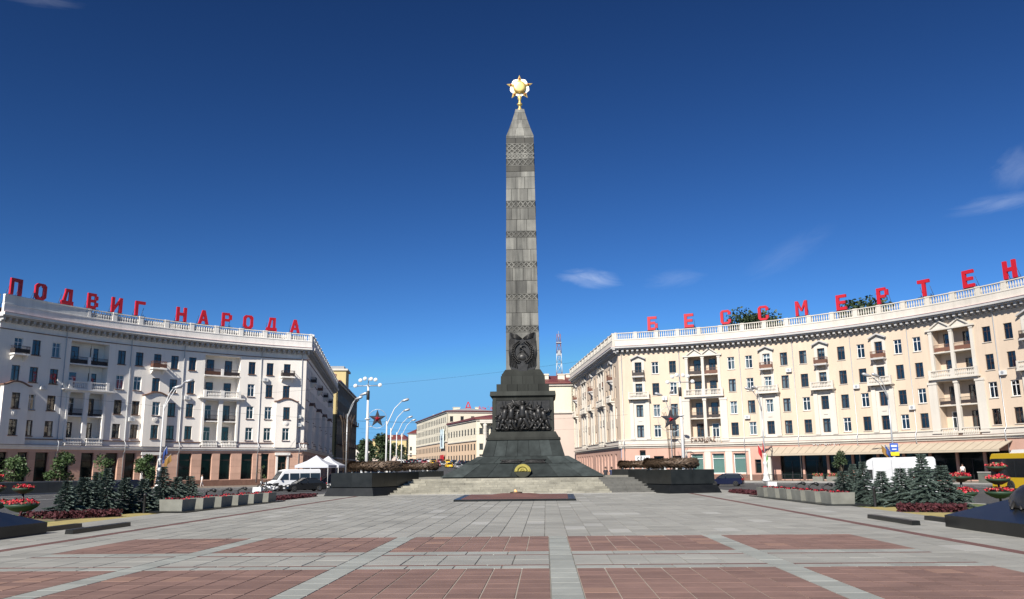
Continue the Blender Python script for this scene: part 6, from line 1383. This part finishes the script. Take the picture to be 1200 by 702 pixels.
def van(name, label, x, y, z, head, L=5.9, W=2.0, H=2.45, glazed=True, cat='van'):
    t = thing(name, (x, y, z), label, cat, None, rz=math.atan2(head[1], head[0]) + 1e-6); h = L / 2
    b = MB(); loft(b, shell([(-h, .35), (-h, H - .12), (-h + .12, H), (h * .38, H), (h * .55, H - .16), (h * .80, 1.22), (h * .97, 1.02), (h, .8), (h, .35), (h * .95, .28), (-h * .98, .28)], W, .05, 1.2, .06)); it = [('body', b, 'car_white')]
    k = MB(); ws = [(h * .56, H - .22), (h * .79, 1.27)]
    k.add([(ws[0][0] + .035, -W * .40, ws[0][1]), (ws[0][0] + .035, W * .40, ws[0][1]), (ws[1][0] + .05, W * .45, ws[1][1]), (ws[1][0] + .05, -W * .45, ws[1][1]), (ws[0][0] - .1, -W * .40, ws[0][1]), (ws[0][0] - .1, W * .40, ws[0][1]), (ws[1][0] - .1, W * .45, ws[1][1]), (ws[1][0] - .1, -W * .45, ws[1][1])],
          [(0, 1, 2, 3), (4, 7, 6, 5), (0, 3, 7, 4), (1, 5, 6, 2), (0, 4, 5, 1), (3, 2, 6, 7)]); it.append(('windscreen', k, 'auto_glass'))
    for s in (-1, 1):
        yo = s * (W / 2 + .006)
        def pane(p, nm):
            k = MB(); k.prism(p, 0, .03, lambda a, c, d: (a, s * (W / 2 - .06 * max(0, c - 1.2)) + s * (d - .02), c)); it.append((nm, k, 'auto_glass'))
        pane([(h * .34, 1.25), (h * .70, 1.25), (h * .52, 1.95), (h * .34, 1.95)], 'side_window')
        if glazed:
            for a0, a1 in ((-h * .95, -h * .55), (-h * .52, -h * .12), (-h * .09, h * .29)): pane([(a0, 1.25), (a1, 1.25), (a1, 1.98), (a0, 1.98)], 'side_window')
        else:
            for a0 in (-h * .35, h * .3):
                k = MB(); k.box(a0 - .012, a0 + .012, min(yo, yo - s * .02), max(yo, yo - s * .02), .4, H - .2); it.append(('panel_seam', k, 'metal_grey'))
        k = MB(); k.ball((h * .965, s * W * .38, .86), (.08, .18, .12), 8, 6); it.append(('headlight', k, 'lamp_clear'))
        k = MB(); k.box(-h - .01, -h + .05, s * W * .44 - .07, s * W * .44 + .07, .9, 1.5); it.append(('tail_light', k, 'lamp_red'))
        k = MB(); k.ball((h * .66, s * (W / 2 + .14), 1.35), (.07, .1, .17), 6, 5); it.append(('mirror', k, 'metal_black'))
    k = MB(); k.box(-h - .012, -h + .02, -W * .42, W * .42, 1.35, 2.0); it.append(('rear_window', k, 'auto_glass'))
    k = MB(); k.box(h * .97, h + .012, -W * .3, W * .3, .62, .78); it.append(('grille', k, 'metal_black')); k = MB(); k.box(h * .93, h + .03, -W * .47, W * .47, .3, .5); it.append(('bumper', k, 'metal_grey')); k = MB(); k.box(h + .028, h + .045, -.27, .27, .36, .47); it.append(('number_plate', k, 'paint_white'))
    mkparts(t, it); add_wheels(t, (-h * .58, h * .64), W, .35, WHV); return t
def bus(label, x, y, z, head):
    L, W, H = 12.0, 2.5, 3.1; h = L / 2; t = thing('city_bus', (x, y, z), label, 'bus', None, rz=math.atan2(head[1], head[0]) + 1e-6)
    b = MB(); loft(b, shell([(-h, .3), (-h, H - .2), (-h + .2, H), (h - .3, H), (h - .05, H - .3), (h, 1.2), (h, .35), (h - .1, .3)], W, .03, 1.6, .02)); it = [('body', b, 'bus_yellow')]
    for s in (-1, 1):
        for i in range(7):
            a0 = -h + .25 + i * 1.68; k = MB(); k.prism([(a0, 1.25), (a0 + 1.6, 1.25), (a0 + 1.6, 2.62), (a0, 2.62)], 0, .04, lambda a, c, d: (a, s * (W / 2 - .02 * max(0, c - 1.6)) + s * (d - .02), c)); it.append(('side_window', k, 'auto_glass'))
        k = MB(); k.prism([(-h + .2, 1.2), (h - .2, 1.2), (h - .2, 2.68), (-h + .2, 2.68)], 0, .02, lambda a, c, d: (a, s * (W / 2 - .02 * max(0, c - 1.6)) + s * (d - .012), c)); it.append(('window_band', k, 'metal_black'))
        k = MB(); k.ball((h - .02, s * W * .38, .7), (.06, .2, .1), 8, 6); it.append(('headlight', k, 'lamp_clear'))
        k = MB(); k.box(-h - .02, -h + .03, s * W * .42 - .09, s * W * .42 + .09, .8, 1.3); it.append(('tail_light', k, 'lamp_red'))
    k = MB(); k.box(h - .1, h + .02, -W * .44, W * .44, 1.2, 2.6); it.append(('windscreen', k, 'auto_glass')); k = MB(); k.box(-h - .02, -h + .05, -W * .4, W * .4, 1.5, 2.5); it.append(('rear_window', k, 'auto_glass'))
    k = MB(); k.taper(-h + 1.0, -h + 3.4, -.85, .85, H - .02, H + .32, .15, .15); it.append(('roof_unit', k, 'paint_white')); k = MB(); k.taper(h - 4.2, h - 2.2, -.8, .8, H - .02, H + .28, .15, .15); it.append(('roof_unit', k, 'paint_white'))
    mkparts(t, it); add_wheels(t, (-h * .42, h * .56), W, .48, WHB)
van('passenger_van', 'white glazed van parked before the white tent beside black cars', -29.6, 98.5, ZR, (-.80, -.60))
car('parked_car', 'black saloon in front of the white van', -26.9, 93.6, ZR, (-.80, -.60), 'car_black', hatch=False, L=4.7)
car('parked_car', 'black saloon half hidden by the left wreath plinth', -23.2, 97.6, ZR, (-.80, -.60), 'car_black', hatch=False, L=4.6)
car('parked_car', 'dark estate car behind the spruces below the white building', -47.5, 93.0, ZR, (-.6, -.8), 'car_blue', L=4.4)
car('hatchback', 'dark blue hatchback driving past the pale shop windows', 20.9, 99.2, ZR, (-.93, .36), 'car_blue', L=3.9)
van('delivery_van', 'white panel van behind the spruces before the restaurant', 24.95, 61.6, ZR, (-.26, .965), L=6.4, W=2.05, H=2.8, glazed=False)
bus('yellow city bus at the kerb beyond the three tier flower stand', 38.9, 66.6, ZR, (-.06, .998))
paints = ['car_black', 'car_silver', 'car_white', 'car_black', 'car_red', 'car_yellow', 'car_silver', 'car_blue']
names = {'car_black': 'black', 'car_silver': 'silver', 'car_white': 'white', 'car_red': 'dark red', 'car_yellow': 'yellow', 'car_blue': 'dark blue'}
protos = {}
def far_car(px, Y, paint, head, hatch):
    q = at_y(px, 548, Y); z = hill(Y); lab = 'small %s car in the traffic on the avenue' % names[paint]
    if paint not in protos: protos[paint] = car('distant_car', lab, q.x, q.y, z, head, paint, hatch=hatch, group='cars in the avenue traffic'); return
    c = copy_tree(protos[paint]); c.location = (q.x, q.y, z); c.rotation_euler = (0, 0, math.atan2(head[1], head[0]))
for i, (px, Y) in enumerate([(482, 345), (491, 330), (500, 318), (508, 306), (516, 296), (524, 288), (532, 280), (540, 272), (548, 265), (556, 258), (563, 252), (486, 300), (497, 286), (507, 275), (519, 264), (530, 256), (543, 246), (553, 240), (470, 320), (478, 290), (512, 250), (526, 242), (537, 234)]):
    far_car(px, Y, paints[i % 8], (-.28, .96) if i % 2 else (.28, -.96), i % 3 != 0)
# white minibus-like vehicle in the avenue
q = at_y(468, 545, 235); van('passenger_van', 'white van coming down the avenue behind the left wreath', q.x, q.y, hill(235), (.28, -.96), L=5.6, H=2.5)
# ---- motorcycles
def motorcycle(label, x, y, z, head):
    t = thing('motorcycle', (x, y, z), label, 'motorcycle', None, rz=math.atan2(head[1], head[0]) + 1e-6); it = []
    for cx in (-.7, .72):
        b = MB(); b.tube([(cx + .3 * math.cos(a * math.pi / 9), 0, .33 + .3 * math.sin(a * math.pi / 9)) for a in range(19)], .06, 6); it.append(('tyre', b, 'tyre'))
        b = MB(); b.tube([(cx, -.06, .33), (cx, .06, .33)], .1, 8)
        for k in range(6): a = k * math.pi / 3; b.tube([(cx, 0, .33), (cx + .25 * math.cos(a), 0, .33 + .25 * math.sin(a))], .015, 4)
        it.append(('rim', b, 'rim'))
    b = MB(); b.tube([(.72, 0, .33), (.55, 0, .75), (.45, 0, 1.0)], .045, 6); b.tube([(.42, -.36, 1.08), (.47, -.15, 1.02), (.47, .15, 1.02), (.42, .36, 1.08)], .025, 6); it.append(('fork_and_handlebar', b, 'metal_grey'))
    b = MB(); b.ball((.18, 0, .78), (.34, .18, .16), 10, 7); it.append(('tank', b, 'car_black')); b = MB(); b.tube([(.0, 0, .8), (-.3, 0, .76), (-.62, 0, .82), (-.85, 0, .88)], [.1, .15, .14, .08], 8); it.append(('seat', b, 'metal_black'))
    b = MB(); b.ball((.05, 0, .42), (.3, .17, .2), 10, 7); b.tube([(.1, .17, .3), (-.4, .2, .28), (-.95, .2, .38)], [.04, .06, .07], 7); it.append(('engine', b, 'rim'))
    b = MB(); b.ball((.6, 0, .92), (.1, .11, .11), 8, 6); it.append(('headlight', b, 'lamp_clear')); b = MB(); b.prism([(.5, 1.0), (.62, .98), (.48, 1.3), (.42, 1.3)], -.2, .2, lambda a, c, d: (a, d, c)); it.append(('windscreen', b, 'auto_glass')); b = MB(); b.tube([(-.9, 0, .62), (-.72, 0, .68), (-.5, 0, .62)], .07, 6); it.append(('rear_mudguard', b, 'car_black'))
    mkparts(t, it)
x, y = P2(318, 94); motorcycle('black motorcycle parked before the white van', x, y, ZR, (-.95, -.3))
x, y = P2(312, 104); motorcycle('second motorcycle standing nearer the white doorway', x, y, ZR, (-.9, -.4))
# ---- tents
def tent(label, x, y, s):
    t = thing('market_tent', (x, y, ZR), label, 'tent'); h = 2.35; b = MB(); w = s / 2
    b.add([(x - w, y - w, h), (x + w, y - w, h), (x + w, y + w, h), (x - w, y + w, h), (x - w * .45, y - w * .45, h + .55), (x + w * .45, y - w * .45, h + .55), (x + w * .45, y + w * .45, h + .55), (x - w * .45, y + w * .45, h + .55), (x, y, h + 1.25)],
          [(0, 1, 5, 4), (1, 2, 6, 5), (2, 3, 7, 6), (3, 0, 4, 7), (4, 5, 8), (5, 6, 8), (6, 7, 8), (7, 4, 8)]); b.build('canopy', 'tent_white', t)
    b = MB(); b.box(x - w, x + w, y - w - .02, y - w, h - .3, h); b.box(x - w - .02, x - w, y - w, y + w, h - .3, h); b.box(x + w, x + w + .02, y - w, y + w, h - .3, h); b.build('valance', 'tent_white', t)
    for sx in (-1, 1):
        for sy in (-1, 1): b = MB(); b.tube([(x + sx * (w - .05), y + sy * (w - .05), ZR), (x + sx * (w - .05), y + sy * (w - .05), h)], .035, 6); b.build('pole', 'paint_white', t)
x, y = P2(370, 106); tent('white peaked market tent behind the van roof', x, y, 4.2); x, y = P2(384, 112); tent('second white tent, partly behind the first', x, y, 3.8)
# ================================================================== people
def person(label, x, y, z, face, top, bottom, h=1.72, stride=.16, arm=.1):
    s = h / 1.72; V = []; E = []; Rr = []
    def v(px, py, pz, r): V.append((px * s, py * s, pz * s)); Rr.append(r * s); return len(V) - 1
    pel = v(0, 0, .95, .15); ch = v(.01, 0, 1.22, .155); sh = v(.0, 0, 1.42, .10); nk = v(.01, 0, 1.5, .058); hd = v(.03, 0, 1.62, .098); tp = v(.02, 0, 1.70, .07)
    E += [(pel, ch), (ch, sh), (sh, nk), (nk, hd), (hd, tp)]
    for sg in (-1, 1):
        st = stride * sg; hip = v(0, .09 * sg, .88, .10); kn = v(st * .55 + .03, .10 * sg, .49, .066); an = v(st - (.05 if sg < 0 else 0), .10 * sg, .09, .045); to = v(st + .16, .11 * sg, .04, .038)
        E += [(pel, hip), (hip, kn), (kn, an), (an, to)]
        s1_ = v(0, .19 * sg, 1.40, .062); el = v(-arm * sg * .6 - .02, .24 * sg, 1.12, .045); wr_ = v(arm * -sg + .06, .24 * sg, .88, .032); pm = v(arm * -sg + .08, .235 * sg, .82, .034)
        E += [(sh, s1_), (s1_, el), (el, wr_), (wr_, pm)]
        for fi, (fx, fl_) in enumerate(((-.026, .075), (-.009, .088), (.009, .085), (.026, .066))):
            f1 = v(arm * -sg + .08 + fx, .235 * sg, .785, .009); f2 = v(arm * -sg + .09 + fx * 1.1, .228 * sg, .82 - fl_ - .01, .008); E += [(pm, f1), (f1, f2)]
        th_ = v(arm * -sg + .12, .225 * sg, .80, .009); th2 = v(arm * -sg + .135, .22 * sg, .765, .008); E += [(pm, th_), (th_, th2)]
    me = bpy.data.meshes.new('body'); me.from_pydata(V, E, []); o = bpy.data.objects.new('tmp_body', me); COL.objects.link(o)
    sk = o.modifiers.new('skin', 'SKIN'); o.modifiers.new('sub', 'SUBSURF').levels = 1
    for i, q in enumerate(me.skin_vertices[0].data): q.radius = (Rr[i], Rr[i] * (1.25 if i in (ch, pel) else 1)); q.use_root = (i == pel)
    dg = bpy.context.evaluated_depsgraph_get(); nm = bpy.data.meshes.new_from_object(o.evaluated_get(dg)); bpy.data.objects.remove(o)
    nm.materials.clear()
    for m in ('skin', top, bottom, 'cloth_dark'): nm.materials.append(MATS[m])
    for p in nm.polygons:
        c = p.center / s; p.use_smooth = True
        p.material_index = 3 if c.z < .09 else (2 if c.z < .97 and abs(c.y) < .19 else (1 if .9 < c.z < 1.47 and not (abs(c.y) > .2 and c.z < 1.2) else 0))
    t = thing('person', (x, y, z), label, 'person', None, rz=face + 1e-6); bo_ = bpy.data.objects.new('body', nm); COL.objects.link(bo_); bo_.parent = t
    b = MB(); b.ball((.0, 0, 1.665 * s), (.115 * s, .105 * s, .10 * s), 10, 7); b.ball((-.05 * s, 0, 1.60 * s), (.07 * s, .09 * s, .1 * s), 8, 6); it = [('hair', b, 'hair')]
    b = MB(); b.ball((.128 * s, 0, 1.605 * s), (.025 * s, .016 * s, .022 * s), 6, 5); it.append(('nose', b, 'skin')); b = MB()
    for sg in (-1, 1): b.ball((.115 * s, .036 * sg * s, 1.632 * s), .011 * s, 6, 4)
    b.ball((.112 * s, 0, 1.565 * s), (.012 * s, .026 * s, .007 * s), 6, 4); it.append(('eyes_and_mouth', b, 'hair')); mkparts(t, it)
x, y = P2(237, 118); person('person in a pale top and trousers walking past the salmon shop windows', x, y, ZS, R_(200), 'cloth_white', 'cloth_pale')
q = FR.P(55.0, 0, 6.5); person('person in a white shirt standing before the restaurant', q[0], q[1], ZS + .35, R_(230), 'cloth_white', 'cloth_dark', stride=.04)
x, y = P2(710, 82); person('person in dark clothes behind the right side of the obelisk base', x, y, .05, R_(250), 'cloth_dark', 'cloth_dark', stride=.05)
x, y = P2(717, 83.5); person('person in navy clothes beside the right rear plinth', x, y, .05, R_(100), 'cloth_navy', 'cloth_dark', stride=.12)
x, y = P2(1095, 110); person('person in navy top seated side of the restaurant terrace behind the spruces', x, y, ZS, R_(180), 'cloth_navy', 'cloth_dark', stride=.1)
# ================================================================== shop signs (script marks)
def script(label, F, u, v, d, glyphs, m, size, name='shop_sign', plate=None):
    t = thing(name, F.P(u, v, d), label, 'sign')
    if plate: part(t, F, 'plate', 'paint_white', [(u - plate[0], u + plate[1], v - plate[2], v + plate[3], d - .06, d)])
    for i, g_ in enumerate(glyphs):
        b = MB(F.P); b.tube([(u + (i * .95 + a) * size, v + c * size, d + .06) for a, c in g_], .075 * size + .01, 5); b.build('letter', m, t)
G_ = {'c': [(.7, .85), (.35, 1), (.1, .6), (.3, .1), (.7, .2)], 'o': [(.5, 1), (.15, .7), (.2, .15), (.55, .05), (.8, .5), (.5, 1)], 'r': [(.1, 0), (.25, .9), (.55, 1), (.8, .75), (.5, .45), (.25, .4)], 'n': [(.1, 0), (.25, 1), (.2, .5), (.7, .5), (.75, 1), (.6, 0)], 'j': [(.6, 1.5), (.5, 0), (.3, -.4), (.05, -.3)], 'a': [(.1, 0), (.5, 1), (.8, 0), (.65, .4), (.25, .4)], 'l': [(.2, 0), (.3, 1.4), (.5, 1.2), (.3, .1), (.7, .0)]}
script('white slanted restaurant lettering above the awning', FR, 29.9, 4.52, .12, [G_[k] for k in 'boronja'.replace('b', 'c')], 'paint_white', .62)
script('dark script lettering on a white plate beside the street corner', FR, 2.5, 2.75, .16, [G_[k] for k in 'clan'], 'metal_black', .5, plate=(.3, 2.1, .35, .75))
script('dark script lettering on the balustrade above the pale shop windows', FR, 11.3, 5.5, .5, [G_[k] for k in 'cnanoal'], 'railing_brown', .62)
